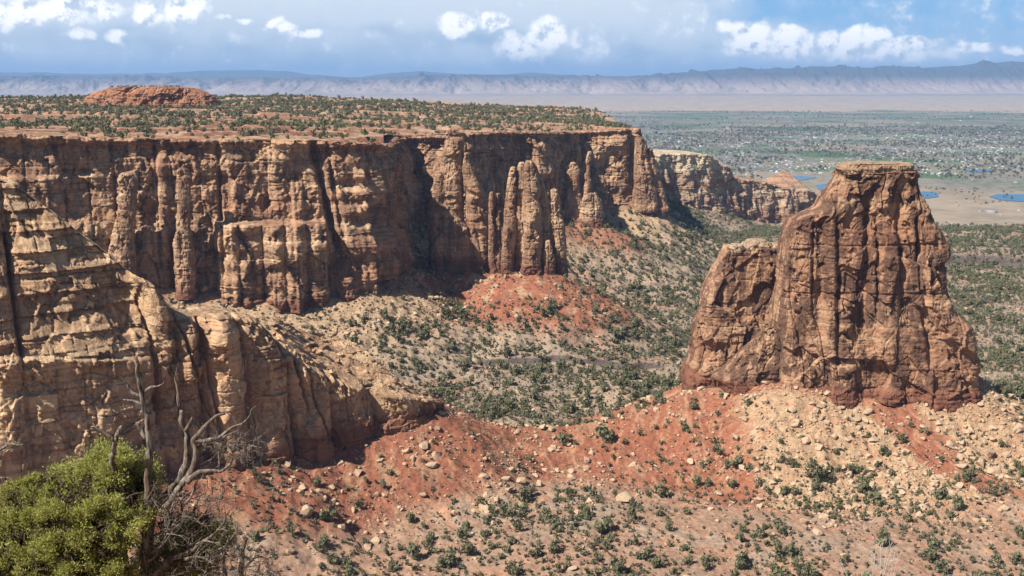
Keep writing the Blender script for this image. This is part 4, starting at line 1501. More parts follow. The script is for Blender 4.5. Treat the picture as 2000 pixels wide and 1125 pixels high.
# junipers and pinyons on the mesa top
def scatter_top():
    N = 22000
    Y = np.sqrt(rng.uniform(800**2, 2450**2, N))
    X = rng.uniform(-0.56, 0.14, N)*Y
    z, d = mesa_top(X, Y)
    n = fbm(X/90, Y/60, 0, 821, 4)
    k = inside(X, Y, MPOLY) & (d > 4) & (rng.uniform(0, 1, N) < np.clip(0.30+0.9*n+0.30*ss(d, 20, 120)+0.35*ss(Y, 1300, 1900), 0.06, 1.3)*0.95)
    # keep off the dome
    dx, dy = (X-P(296, 200, 1720)[0])/105, (Y-1720)/66
    k &= (dx*dx+dy*dy) > 1
    P3 = np.stack([X, Y, z-0.3], 1)[k]
    return P3, np.clip(np.exp(rng.normal(math.log(2.35), 0.35, len(P3))), 0.9, 4.4)


tp, tsz = scatter_top()
# a few on the dome top
k = 46
dxp = rng.uniform(235, 360, k)
dome_pts = np.stack([(dxp-1000)/FPX*1720*1.0, 1720+rng.uniform(-22, 22, k), np.full(k, P(296, 169, 1720)[2]-1.3)], 1)

EXPL = [(1600, 938, 44, 'largest dark round juniper on the tan rubble below the butte'), (1097, 868, 30, 'round green juniper on the red saddle floor'), (1185, 862, 40, 'dark juniper pair on the red slope right of the saddle'),
        (640, 1018, 42, 'bright green juniper beside the pale boulder at the edge of the cliff shadow'), (1296, 972, 36, 'grey green juniper on the pink flat below the saddle'), (1725, 890, 26, 'small juniper beside the red chute under the butte'),
        (1355, 800, 22, 'dark juniper on the red shoulder under the butte'), (1838, 975, 30, 'green juniper at the lower edge of the tan rubble'), (1712, 985, 34, 'round juniper at the foot of the rubble fan'),
        (1525, 1040, 36, 'juniper on the pink flat near the bottom centre right'), (880, 1108, 40, 'juniper at the bottom edge right of the dead twigs'), (1185, 1040, 40, 'grey juniper on the pink flat at lower centre'),
        (910, 1085, 36, 'green juniper low on the slope at the bottom')]
ex_p = np.array([hit(a, b) for a, b, s, l in EXPL])
ex_s = np.array([s*0.5*p[1]/FPX for (a, b, s, l), p in zip(EXPL, ex_p)])

protos_hi = [bush_proto(900+i, 230, 6+i % 3, 0.15) for i in range(6)]
protos_lo = [bush_proto(950+i, 60, 6, 0.26) for i in range(6)]
protos_far = [bush_proto(970+i, 26, 5, 0.36) for i in range(6)]


def zone(px, py):
    if py < 600:
        return ('dark juniper on the far slope below the mesa spires', 'junipers on the far canyon slope')
    if py < 830 and px < 1340:
        return ('green juniper on the grey canyon floor beyond the red saddle', 'junipers on the canyon floor beyond the saddle')
    if px > 1340 and py < 950:
        return ('small juniper among tan rubble on the slope below the butte', 'junipers on the butte rubble slope')
    if px < 760:
        return ('juniper on the red slope below the near left cliff', 'junipers under the near cliff')
    if py < 950:
        return ('juniper on the bare red slope below the saddle', 'junipers on the saddle slope')
    if px < 1300:
        return ('grey green juniper on the pinkish flat at lower centre', 'junipers on the lower centre flat')
    return ('grey green juniper on the pinkish flat at lower right', 'junipers on the lower right flat')


def pick_individuals(pts, size, n, lift=1.2):
    vis, px, py, f = in_view(pts, lift)
    score = np.where(vis, size/f, -1)
    o = np.argsort(-score)[:n]
    o = o[score[o] > 0]
    m = np.zeros(len(pts), bool)
    m[o] = True
    return m, px, py


bm, bpx, bpy_ = pick_individuals(bp, bsz, 300-len(EXPL))
me_b = []
for V, F in protos_hi:
    o = mk('juniper_bush', V, F, M_BUSH)
    me_b.append(o.data)
    bpy.data.objects.remove(o)


def place(me, name, loc, scl, rz, label, cat, group=None):
    o = bpy.data.objects.new(name, me)
    o.location = loc
    o.scale = scl
    o.rotation_euler = (0, 0, rz)
    SC.collection.objects.link(o)
    tag(o, label, cat, group)
    return o


for (a, b, s, lab), p, r in zip(EXPL, ex_p, ex_s):
    place(me_b[random.randrange(6)], 'juniper_bush', p-np.array([0, 0, .1*r]), (r*1.05, r*1.05, r*1.1), random.random()*6.28, lab, 'juniper')
for i in np.flatnonzero(bm):
    lab, grp = zone(bpx[i], bpy_[i])
    s = bsz[i]
    place(me_b[random.randrange(6)], 'juniper_bush', bp[i]-np.array([0, 0, .1*s]), (s, s, s*random.uniform(1.0, 1.5)), random.random()*6.28, lab, 'juniper', grp)


def bush_stuff(name, pts, size, protos, mat, label):
    n = len(pts)
    scl = np.stack([size, size, size*rng.uniform(1.0, 1.5, n)], 1)
    q = pts.copy()
    q[:, 2] -= 0.1*size
    V, F = stack(protos, q, scl, rng.uniform(0, 6.28, n), rng.integers(0, len(protos), n))
    o = mk(name, V, F, mat)
    tag(o, label, kind='stuff')


rest = ~bm
nr = rest & (bp[:, 1] < 800)
fr = rest & (bp[:, 1] >= 800)
bush_stuff('juniper_scrub', np.concatenate([bp[nr], ]), bsz[nr], protos_lo, M_BUSH, 'lesser junipers dotting the near canyon slopes')
bush_stuff('canyon_scrub', bp[fr], bsz[fr], protos_lo, M_BUSH, 'junipers dotting the far canyon floor')
bush_stuff('mesa_scrub', np.concatenate([tp, dome_pts]), np.r_[tsz, np.full(len(dome_pts), 1.7)], protos_lo, M_BUSH, 'pinyon and juniper scrub over the mesa top')
# low grey sage between them
ns = 64000
Ys = np.sqrt(rng.uniform(430**2, 1300**2, ns)); Xs = rng.uniform(-0.5, 0.5, ns)*Ys
zs_, dss = terrain(Xs, Ys, True)
ks = (rng.uniform(0, 1, ns) < np.clip(0.45+0.8*fbm(Xs/60, Ys/45, 0, 841, 3), 0.05, 1)*(0.25+.75*ss(np.minimum(dss[3], dss[4]), 20, 90))) & (dss[1] > 6) & (dss[4] > 4) & ~inside(Xs, Ys, MPOLY)
sp = np.stack([Xs, Ys, zs_], 1)[ks]
bush_stuff('sagebrush', sp, rng.uniform(0.4, 1.3, len(sp)), protos_far, M_SAGE, 'low grey sagebrush between the junipers')

# dry straw-coloured grass tufts
ng = 26000
Yg = np.sqrt(rng.uniform(430**2, 1000**2, ng)); Xg = rng.uniform(-0.5, 0.5, ng)*Yg
zg, dg = terrain(Xg, Yg, True)
kg = (rng.uniform(0, 1, ng) < np.clip(0.4+1.2*fbm(Xg/35, Yg/28, 0, 851, 3), 0.03, 1)) & (dg[1] > 5) & (dg[4] > 3) & ~inside(Xg, Yg, MPOLY)
gp = np.stack([Xg, Yg, zg], 1)[kg]
bush_stuff('dry_grass', gp, rng.uniform(0.25, 0.6, len(gp)), [bush_proto(980+i, 12, 3, 0.5) for i in range(4)], leaf_mat('straw_grass', (0.24, 0.19, 0.11, 1), (0.42, 0.34, 0.21, 1), 0.06), 'dry straw coloured grass tufts on the flats')


# ------------------------------------------------------------------ boulders and rubble
bo_hi = [boulder(1000+i, 3) for i in range(7)]
bo_lo = [boulder(1050+i, 1) for i in range(7)]
bo_xs = [boulder(1080+i, 0) for i in range(7)]


def scatter_rocks():
    N = 420000
    Y = np.sqrt(rng.uniform(430**2, 1150**2, N))
    X = rng.uniform(-0.5, 0.5, N)*Y
    z, ds = terrain(X, Y, True)
    dm, dn, dc, dr, db, dsp, dsp2 = ds
    n = fbm(X/40, Y/30, 0, 861, 4)
    n2 = fbm(X/12, Y/12, 0, 865, 2)
    den = 0.06+0*X
    chute = np.abs(X-(212+(640-Y)*0.55))
    den = den+2.0*ss(db, 118, 70)*ss(X, 120, 150)*ss(chute, 9, 20)
    den = den+0.30*ss(np.minimum(dr, db), 90, 40)
    den = den+0.35*ss(dn, 95, 45)*ss(n, -.1, .3)*ss(dn, 6, 22)
    den = den+0.55*ss(dm, 80, 40)+0.25*ss(dsp, 90, 50)*ss(n2, 0.0, .3)
    den = den*(1+1.3*n+0.9*n2)
    solid = (inside(X, Y, MPOLY) & (Y < 2300)) | (dm < 3) | (dn < 1.5) | (db < 0.5) | inside(X, Y, np.array(cpath(BUTTE_FOOT))[:, :2])
    keep = (rng.uniform(0, 1, N) < np.clip(den, 0, 2.1)*0.6) & ~solid
    P3 = np.stack([X, Y, z], 1)[keep]
    s = 0.40*rng.pareto(2.2, len(P3))+0.30
    return P3, np.clip(s, 0.3, 3.4)


rp, rsz = scatter_rocks()
BEX = [(828, 876, 34, 'upright pale block in the boulder pile below the cliff toe'), (852, 893, 36, 'broad boulder in the pile below the cliff toe'), (845, 912, 30, 'lowest boulder of the pile below the cliff toe'), (806, 900, 24, 'dark sided boulder left in the pile below the cliff toe'),
       (598, 1005, 44, 'large pale boulder at the edge of the cliff shadow'), (944, 992, 44, 'tan boulder heap piece on the lower slope'), (990, 938, 24, 'upright pale boulder, left of a row on the slope'), (1016, 942, 30, 'rounded pale boulder in the middle of a row on the slope'),
       (1052, 948, 26, 'pale boulder at the right end of a row on the slope'), (1450, 917, 28, 'flat pale boulder on the red soil below the butte'), (1422, 936, 20, 'small pale boulder below the flat one'), (1520, 962, 34, 'wide low boulder at the rubble edge'),
       (1222, 978, 50, 'large tan boulder on the pink flat below the saddle'), (1245, 985, 30, 'smaller tan boulder leaning on the large one'), (1938, 925, 42, 'round boulder in front of the heap at right'), (1915, 908, 36, 'tan boulder in the middle of the heap at right'),
       (1965, 895, 34, 'boulder at the right end of the heap at right'), (1855, 872, 40, 'blocky boulder with dark side above the heap at right'), (1990, 838, 36, 'pointed pale boulder at the right edge'), (1930, 890, 40, 'topmost pale boulder of the heap at right'),
       (1880, 915, 30, 'leftmost boulder of the heap at right'), (1350, 905, 26, 'square pale block beside a bush on the red slope'), (1625, 755, 34, 'pale block leaning at the foot of the butte'), (1500, 748, 30, 'pale slab on the crest of the rubble fan'),
       (645, 548, 34, 'big round boulder at the foot of the far mesa wall'), (400, 568, 34, 'boulder under the far mesa wall left of the columns'), (378, 572, 26, 'dark boulder under the far mesa wall below the slender spire'),
       (1243, 773, 18, 'pale boulder on the canyon floor near the butte shoulder'), (700, 925, 30, 'slab on the red slope inside the cliff shadow'), (1200, 1125, 1, '')]
BEX = BEX[:-1]
be_p = np.array([hit(a, b, 380, 1000) for a, b, s, l in BEX])
be_s = np.array([s*0.5*p[1]/FPX for (a, b, s, l), p in zip(BEX, be_p)])
rm, rpx, rpy = pick_individuals(rp, rsz, 300-len(BEX), 0.6)
me_r = []
for V, F in bo_hi:
    o = mk('boulder', V, F, M_STONE)
    me_r.append(o.data)
    bpy.data.objects.remove(o)


def rzone(px, py):
    if py < 640:
        return ('sunlit boulder on the talus under the far mesa wall', 'boulders under the far mesa wall')
    if px > 1340 and py < 960:
        if px > 1740:
            return ('tan boulder on the rubble slope right of the red chute', 'boulders on the right rubble slope')
        return ('tan boulder in the rubble fan below the butte', 'boulders in the butte rubble fan')
    if px < 1000 and py > 820:
        return ('tan boulder on the red slope below the near left cliff', 'boulders below the near cliff')
    if py < 830:
        return ('tan boulder on the canyon floor beyond the saddle', 'boulders beyond the saddle')
    return ('tan boulder on the slope below the red saddle', 'boulders below the saddle')


for (a, b, s, lab), p, r in zip(BEX, be_p, be_s):
    place(me_r[random.randrange(7)], 'boulder', p+np.array([0, 0, .25*r]), (r, r*.9, r*random.uniform(.8, 1.1)), random.random()*6.28, lab, 'boulder')
for i in np.flatnonzero(rm):
    lab, grp = rzone(rpx[i], rpy[i])
    s = rsz[i]
    o = place(me_r[random.randrange(7)], 'boulder', rp[i]+np.array([0, 0, .2*s]), (s, s, s*random.uniform(.7, 1.1)), random.random()*6.28, lab, 'boulder', grp)
    o.rotation_euler = (random.uniform(-.4, .4), random.uniform(-.4, .4), random.random()*6.28)
q = ~rm
pts = rp[q].copy(); sz = rsz[q]
pts[:, 2] += 0.15*sz
Vr, Fr, no_ = [], [], 0
for pr, mm in ((bo_lo, sz > 0.6), (bo_xs, sz <= 0.6)):
    nn = int(mm.sum())
    V, F = stack(pr, pts[mm], np.stack([sz[mm], sz[mm], sz[mm]*rng.uniform(.6, 1.1, nn)], 1), rng.uniform(0, 6.28, nn), rng.integers(0, 7, nn))
    Vr.append(V); Fr.append(F+no_); no_ += len(V)
V, F = np.concatenate(Vr), np.concatenate(Fr)
tag(mk('rubble', V, F, M_STONE), 'small broken rubble strewn over the slopes', kind='stuff')

# ------------------------------------------------------------------ the town and farms in the valley
def paint(name, col, rough=0.8):
    m, t, b = new_mat(name)
    n = t.noise(t.new('ShaderNodeNewGeometry').outputs['Position'], 0.5, 3)
    c = t.mix(n, tuple(x*.85 for x in col[:3])+(1,), tuple(min(1, x*1.1) for x in col[:3])+(1,))
    t.put(b.inputs['Base Color'], c)
    return m


def house_mesh(w, d, h, rh):
    V = np.array([(-w, -d, 0), (w, -d, 0), (w, d, 0), (-w, d, 0), (-w, -d, h), (w, -d, h), (w, d, h), (-w, d, h), (-w, 0, h+rh), (w, 0, h+rh)], float)
    Q = np.array([(0, 1, 5, 4), (2, 3, 7, 6), (1, 2, 6, 5), (3, 0, 4, 7), (4, 5, 9, 8), (6, 7, 8, 9)])
    T = np.array([(5, 6, 9), (7, 4, 8)])
    return V, Q, T


HM = [paint('house_white', (0.55, 0.54, 0.52)), paint('house_grey', (0.27, 0.265, 0.26)), paint('house_tan', (0.24, 0.20, 0.16))]
hprotos = []
for i, (w, d, h, rh) in enumerate(((7, 5, 3.2, 2.2), (9, 6, 3.5, 2.4), (6, 5, 5.5, 2.0), (18, 9, 5, 2.0), (11, 6, 3.2, 2.6), (8, 8, 3.4, 2.8))):
    V, Q, T = house_mesh(w, d, h, rh)
    o = mk('house', V, [Q, T], HM[(0, 1, 2, 1, 2, 1)[i]])
    o.data.materials.append(HM[(i+1) % 3])
    hprotos.append((V, Q, T, o.data))
    bpy.data.objects.remove(o)


def valley_points(n, seed, y0, y1, u0, u1, thr):
    g = np.random.default_rng(seed)
    Y = np.sqrt(g.uniform(y0**2, y1**2, n))
    X = g.uniform(u0, u1, n)*Y
    d = fbm(X/900, Y/900, 0, seed, 4)
    k = d > thr
    X, Y = X[k], Y[k]
    return np.stack([X, Y, terrain(X, Y)-0.3], 1)


h1 = valley_points(5200, 31, 4100, 7600, 0.10, 0.52, -0.12)
h2 = valley_points(1300, 33, 4000, 11000, 0.02, 0.52, 0.05)
h3 = np.array([P(px, py, -335/ray(px, py)[1]) for px, py in ((1845, 435), (1860, 438), (1880, 442), (1895, 441), (1905, 444), (1915, 410), (1935, 412), (1955, 418), (1975, 415), (1990, 408), (1870, 398), (1940, 440), (1965, 350), (1985, 355), (1880, 355), (1900, 350), (1925, 353))])
h3[:, 2] = terrain(h3[:, 0], h3[:, 1])-0.3
hp = np.concatenate([h3, h1, h2])
hs = np.exp(rng.normal(-0.72, 0.3, len(hp)))
hv, hpx, hpy, hf = in_view(hp, 4)
score = np.where(hv, hs/hf, -1)
score[:len(h3)] = 1
order = np.argsort(-score)
ind = order[:300]
for i in ind:
    V, Q, T, me = hprotos[random.randrange(6)]
    s = hs[i]*(1.25 if i < len(h3) else 1.0)
    if i < len(h3):
        lab, grp = 'pale ranch house on the dry flats right of the butte', 'ranch houses on the dry flats'
    elif hpx[i] < 1500:
        lab, grp = 'small pale house in the town beyond the mesa tip', 'houses in the valley town beyond the mesa'
    elif hpx[i] < 1790:
        lab, grp = 'small pale house in the town beyond the butte', 'houses in the valley town beyond the butte'
    else:
        lab, grp = 'small pale house among trees at the right of the valley', 'houses in the right of the valley'
    place(me, 'house', hp[i], (s, s, s), random.choice((0.09, 0.09+math.pi/2))+random.uniform(-.1, .1), lab, 'house', grp)
oth = order[300:]
Vq, _, _, _ = hprotos[0]
V, F = stack([(a, b) for a, b, c, d in hprotos], hp[oth], np.stack([hs[oth]]*3, 1), rng.choice([0.09, 0.09+math.pi/2], len(oth)), rng.integers(0, 6, len(oth)))
o = mk('town_houses', V, F, HM[0])
o.data.materials.append(HM[1]); o.data.materials.append(HM[2])
mi = np.repeat(rng.choice(3, len(F)//6, p=(.15, .48, .37)), 6).astype(np.int32)
o.data.polygons.foreach_set('material_index', mi)
tag(o, 'farther houses and sheds of the valley town', kind='stuff')
vt = np.concatenate([valley_points(12000, 41, 3900, 8500, 0.02, 0.54, -0.2), valley_points(7000, 43, 7000, 13000, -0.15, 0.54, -0.05), valley_points(700, 45, 2750, 4200, 0.2, 0.54, 0.1)*1.0])
sz = np.clip(np.exp(rng.normal(math.log(4.3), 0.4, len(vt))), 2.0, 10)
sz[-700:] *= 0.65
protos_v = [bush_proto(990+i, 14, 5, 0.5) for i in range(5)]
V, F = stack(protos_v, vt, np.stack([sz*1.1, sz*1.1, sz*.9], 1), rng.uniform(0, 6.28, len(sz)), rng.integers(0, 5, len(sz)))
tag(mk('valley_trees', V, F, M_VTREE), 'bare and greening trees between the town houses', kind='stuff')

# ------------------------------------------------------------------ foreground: ledge, living juniper, dead juniper snags
def tube(pts, rad, n=8, seed=0, rough=0.32, step=0.03):
    pts = np.array(pts, float); rad = np.array(rad, float)
    # smooth the centre line (Catmull-Rom)
    q = np.vstack([2*pts[0]-pts[1], pts, 2*pts[-1]-pts[-2]])
    C, Rr = [], []
    for i in range(len(pts)-1):
        p0, p1, p2, p3 = q[i:i+4]
        m = max(2, int(np.linalg.norm(p2-p1)/step))
        for t in np.arange(m)/m:
            C.append(0.5*((2*p1)+(-p0+p2)*t+(2*p0-5*p1+4*p2-p3)*t*t+(-p0+3*p1-3*p2+p3)*t**3))
            Rr.append(rad[i]+(rad[i+1]-rad[i])*t)
    C.append(pts[-1]); Rr.append(rad[-1])
    C, Rr = np.array(C), np.array(Rr)
    kk = np.arange(len(C))
    jig = np.stack([fbm(kk*0.22, 0*kk+seed*3.1+a, 0, 5, 3) for a in (0.3, 7.7, 15.1)], 1)
    C = C+jig*(0.35*Rr.mean()+0.006)
    T = np.gradient(C, axis=0); T /= np.linalg.norm(T, axis=1)[:, None]+1e-9
    up = np.array([0.13, 0.97, 0.2])
    A = np.cross(T, up); A /= np.linalg.norm(A, axis=1)[:, None]+1e-9
    B = np.cross(T, A)
    th = np.arange(n)*2*np.pi/n
    Rn = Rr[:, None]*(1+rough*1.6*fbm(np.cos(th)[None]*1.3+seed, np.sin(th)[None]*1.3, kk[:, None]*0.06, 77, 3))
    V = C[:, None]+A[:, None]*(np.cos(th)[None]*Rn)[..., None]+B[:, None]*(np.sin(th)[None]*Rn)[..., None]
    m = len(C)
    V = V.reshape(-1, 3)
    F = gridF(m, n, True)
    V = np.vstack([V, C[:1]-T[:1]*Rr[0]*.2, C[-1:]+T[-1:]*Rr[-1]*.6])
    e0, e1 = m*n, m*n+1
    caps = [(e0, (j+1) % n, j, j) for j in range(n)]+[(e1, (m-1)*n+j, (m-1)*n+(j+1) % n, (m-1)*n+(j+1) % n) for j in range(n)]
    capT = np.array([(e0, (j+1) % n, j) for j in range(n)]+[(e1, (m-1)*n+j, (m-1)*n+(j+1) % n) for j in range(n)])
    return V, F, capT


def tubes(lst):
    Vs, Q, T, o = [], [], [], 0
    for V, F, C in lst:
        Vs.append(V); Q.append(F+o); T.append(C+o); o += len(V)
    return np.concatenate(Vs), [np.concatenate(Q), np.concatenate(T)]


TD = 12.0                                  # how far the snags stand


def zp6(x, y, dy=0.0):
    """a point traced on the snags, dy metres nearer or farther"""
    return P(0.502*x, 560+0.502*y, TD+dy)


def path6(pts, r0, r1, seed, n=7, dy=0.0, dy1=None):
    dy1 = dy if dy1 is None else dy1
    k = len(pts)
    pp = [zp6(x, y, dy+(dy1-dy)*i/(k-1)) for i, (x, y) in enumerate(pts)]
    sc = TD*0.502/FPX
    return tube(pp, np.linspace(r0*sc, r1*sc, k), n, seed)


def twigs(starts, g, length, depth, r, out, spread=0.9, droop=-0.1):
    for p, d in starts:
        d = np.array(d, float); d /= np.linalg.norm(d)
        L = length*g.uniform(.6, 1.3)
        pts = [p]
        for k in range(4):
            d = d+g.normal(0, 0.28, 3)+np.array([0, 0, droop*.3]); d /= np.linalg.norm(d)
            pts.append(pts[-1]+d*L/4)
        out.append(tube(pts, np.linspace(r, r*.35, 5), 5, int(g.integers(1e4)), 0.05, L/8))
        if depth > 0:
            nb = []
            for k in range(int(g.integers(2, 4))):
                i = int(g.integers(1, 5))
                nb.append((pts[i], d+g.normal(0, spread, 3)))
            twigs(nb, g, length*.62, depth-1, r*.62, out, spread, droop)


def ledge():
    # rim rock at the viewer's feet, below the frame, that carries the junipers
    nx, ny = 220, 120
    x = np.linspace(-16, 22, nx); y = np.linspace(1.5, 24, ny)
    X, Y = np.meshgrid(x, y)
    z = np.interp(Y, [0, 3, 6, 9, 12.5, 14.5, 17, 20, 24], [-1.7, -1.9, -3.6, -5.6, -7.7, -9.4, -13, -20, -34])
    z = z-0.5*np.abs(fbm(X/3, Y/3, 0, 881, 4))-0.12*fbm(X/0.6, Y/0.6, 0, 885, 3)
    V = np.stack([X.ravel(), Y.ravel(), z.ravel()], 1)
    o = mk('rim_ledge', V, gridF(ny, nx), M_NEAR)
    tag(o, 'sandstone rim ledge under the foreground junipers', 'ledge', kind='structure')
    yb = np.linspace(24, 300, 70)
    X, Y = np.meshgrid(np.linspace(-170, 170, 120), yb)
    z = np.interp(Y, [24, 40, 60, 150, 300], [-33, -90, -130, -180, -226])+2.0*fbm(X/12, Y/12, 0, 887, 4)
    X = X*np.interp(Y, [24, 300], [.35, 1.6])
    V = np.stack([X.ravel(), Y.ravel(), z.ravel()], 1)
    o2 = mk('near_talus', V, gridF(70, 120), M_SOIL, smooth=True)
    set_col(o2, 'soil', np.repeat(np.array([[0.33, 0.16, 0.10]]), len(V), 0))
    tag(o2, 'talus slope dropping from the viewpoint rim', 'slope', kind='structure')


ledge()


def snag(name, label, base, main, limbs, twg=None):
    if twg and len(twg) < 40:
        limbs, twg = limbs+twg, None
    loc = np.array(base)
    root = empty(name, tuple(loc))
    tag(root, label, 'dead tree')
    V, F = tubes(main)
    mk('trunk', V-loc[None], F, M_WOOD, root)
    for l in limbs:
        V, F = tubes([l])
        mk('branch', V-loc[None], F, M_WOOD, root)
    if twg:
        V, F = tubes(twg)
        tag(mk('twigs', V-loc[None], F, M_WOOD, root), kind='stuff')


def snags():
    g = np.random.default_rng(5)
    # straight snag
    limbs = [path6([(556, 420), (570, 400), (592, 388), (612, 389), (628, 380)], 9, 2, 3),
             path6([(552, 462), (530, 448), (505, 443), (480, 439)], 8, 3, 4),
             path6([(548, 428), (520, 418), (505, 400), (494, 378)], 9, 4, 5),
             path6([(574, 590), (560, 572), (545, 550), (530, 530)], 11, 7, 6),
             path6([(533, 330), (548, 345), (552, 362)], 6, 4, 7),
             path6([(538, 300), (532, 275), (541, 258)], 7, 3, 8)]
    tw = []
    twigs([(zp6(541, 262), (0.2, 0, 1)), (zp6(494, 378), (-.5, 0, 1)), (zp6(628, 380), (1, 0, .2))], g, 0.10, 1, .006, tw)
    snag('dead_juniper', 'straight bare grey snag with short stubs rising behind the green juniper', zp6(560, 1190, .2),
         [path6([(560, 1190), (566, 1000), (570, 860), (577, 720), (580, 620), (575, 540), (562, 470), (548, 400), (536, 335), (538, 300)], 17, 6, 1, 10, -0.1, 0.0)], limbs, tw)
    limbs = [path6([(445, 600), (425, 580), (398, 562), (372, 548), (360, 533)], 8, 3, 13, dy=-.3),
             path6([(452, 585), (466, 552), (474, 541)], 9, 5, 14, dy=-.3)]
    snag('dead_juniper', 'short dark snag with a pale forked top beside the straight one', zp6(468, 1150, .3),
         [path6([(500, 1150), (480, 1000), (470, 850), (452, 760), (440, 680), (444, 620), (452, 582)], 14, 9, 12, 9, .2, -.3)], limbs)
    # the twisted snag leaning right
    limbs = [path6([(640, 860), (700, 775), (752, 705), (762, 640), (752, 600), (775, 568), (815, 525), (845, 500), (876, 490)], 13, 5, 22, dy=-.1),
             path6([(757, 600), (800, 598), (850, 590), (885, 560), (912, 543), (938, 536), (955, 520), (968, 503)], 9, 2.5, 23, dy=-.1),
             path6([(725, 760), (765, 730), (810, 716), (860, 716), (896, 688), (905, 655)], 11, 4, 24, dy=-.15),
             path6([(718, 560), (735, 535), (748, 508)], 8, 3, 25),
             path6([(700, 470), (690, 400), (682, 352)], 8, 3, 26),
             path6([(760, 640), (800, 610), (860, 615), (920, 628), (975, 620), (1022, 628)], 8, 2, 27, dy=.1),
             path6([(860, 590), (890, 575), (930, 560)], 5, 2, 28, dy=-.1)]
    tw = []
    st = []
    for k in range(60):
        t = g.uniform(0, 1)
        x, y = 790+t*200, 612+g.uniform(-14, 30)
        st.append((zp6(x, y, g.uniform(-.25, .25)), (g.uniform(-.2, 1), g.uniform(-.4, .4), g.uniform(-.9, .5))))
    twigs(st, g, 0.20, 2, .0055, tw, 0.9, -.25)
    twigs([(zp6(682, 352), (0, 0, 1)), (zp6(968, 503), (.6, 0, 1)), (zp6(876, 490), (1, 0, .2)), (zp6(905, 655), (.2, 0, -1)), (zp6(915, 545), (.3, .2, 1))], g, 0.14, 1, .006, tw)
    snag('dead_juniper', 'twisted bare grey snag leaning right with a fine twiggy crown', zp6(560, 1200, 0),
         [path6([(560, 1200), (575, 1050), (585, 930), (612, 845), (655, 800), (702, 742), (726, 680), (727, 600), (712, 530), (704, 480)], 23, 8, 21, 11, 0.1, 0)], limbs, tw)
    # tangle of fallen branches at the foot
    tw, limbs = [], []
    for k in range(26):
        x, y = g.uniform(560, 860), g.uniform(840, 1120)
        a = g.uniform(-.3, 1.3)
        L = g.uniform(70, 190)
        limbs.append(path6([(x, y), (x+L*.35*math.cos(a)+g.normal(0, 9), y-L*.35*math.sin(a)+g.normal(0, 9)), (x+L*.7*math.cos(a)+g.normal(0, 14), y-L*.7*math.sin(a)+g.normal(0, 14)), (x+L*math.cos(a), y-L*math.sin(a))],
                           g.uniform(4, 8), 1.5, 40+k, 6, g.uniform(-.5, .5)))
    st = []
    for k in range(210):
        x, y = g.uniform(540, 910), g.uniform(800, 1130)
        st.append((zp6(x, y, g.uniform(-.5, .5)), (g.uniform(-.6, 1), g.uniform(-.5, .5), g.uniform(-.6, .9))))
    twigs(st, g, 0.26, 2, .006, tw, 0.9, -.1)
    big = [path6([(560, 1180), (640, 1075), (720, 1040), (800, 985), (880, 935)], 15, 4, 61, 8, -.2), path6([(590, 1180), (690, 1090), (770, 1060), (860, 1030)], 13, 4, 62, 8, .1),
           path6([(620, 930), (690, 920), (735, 960), (745, 985)], 18, 12, 63, 8, .3)]
    snag('fallen_branches', 'tangle of dead grey branches under the snags', zp6(590, 1190, 0), big, limbs, tw)
    # dead top of another juniper just below the frame
    tw = []
    st = []
    for k in range(46):
        x = g.uniform(900, 1050)
        st.append((zp6(x, g.uniform(1030, 1160), g.uniform(-.4, .4)), (g.normal(0, .7), g.normal(0, .4), g.uniform(.1, 1))))
    twigs(st, g, 0.2, 2, .005, tw, 0.8, -.1)
    snag('dead_juniper', 'low dead juniper top of brittle grey twigs at the bottom edge', zp6(900, 1260, 0),
         [path6([(890, 1260), (880, 1150), (868, 1080), (880, 1010), (898, 962)], 12, 3, 71, 8), path6([(940, 1250), (938, 1150), (940, 1060), (962, 980)], 16, 6, 72, 8, .1)],
         [path6([(940, 1110), (985, 1060), (1020, 1050), (1045, 1060)], 7, 2, 73, 6, .1)], tw)
    # branch at the left edge
    snag('dead_branch', 'bare dead branch poking in at the left edge', zp6(-160, 900, .2),
         [path6([(-160, 900), (-90, 700), (-30, 650), (0, 632), (40, 616), (92, 612)], 13, 4, 81, 8, .2)], [path6([(-20, 645), (10, 640), (30, 650)], 5, 2, 82, 6, .2)])


snags()


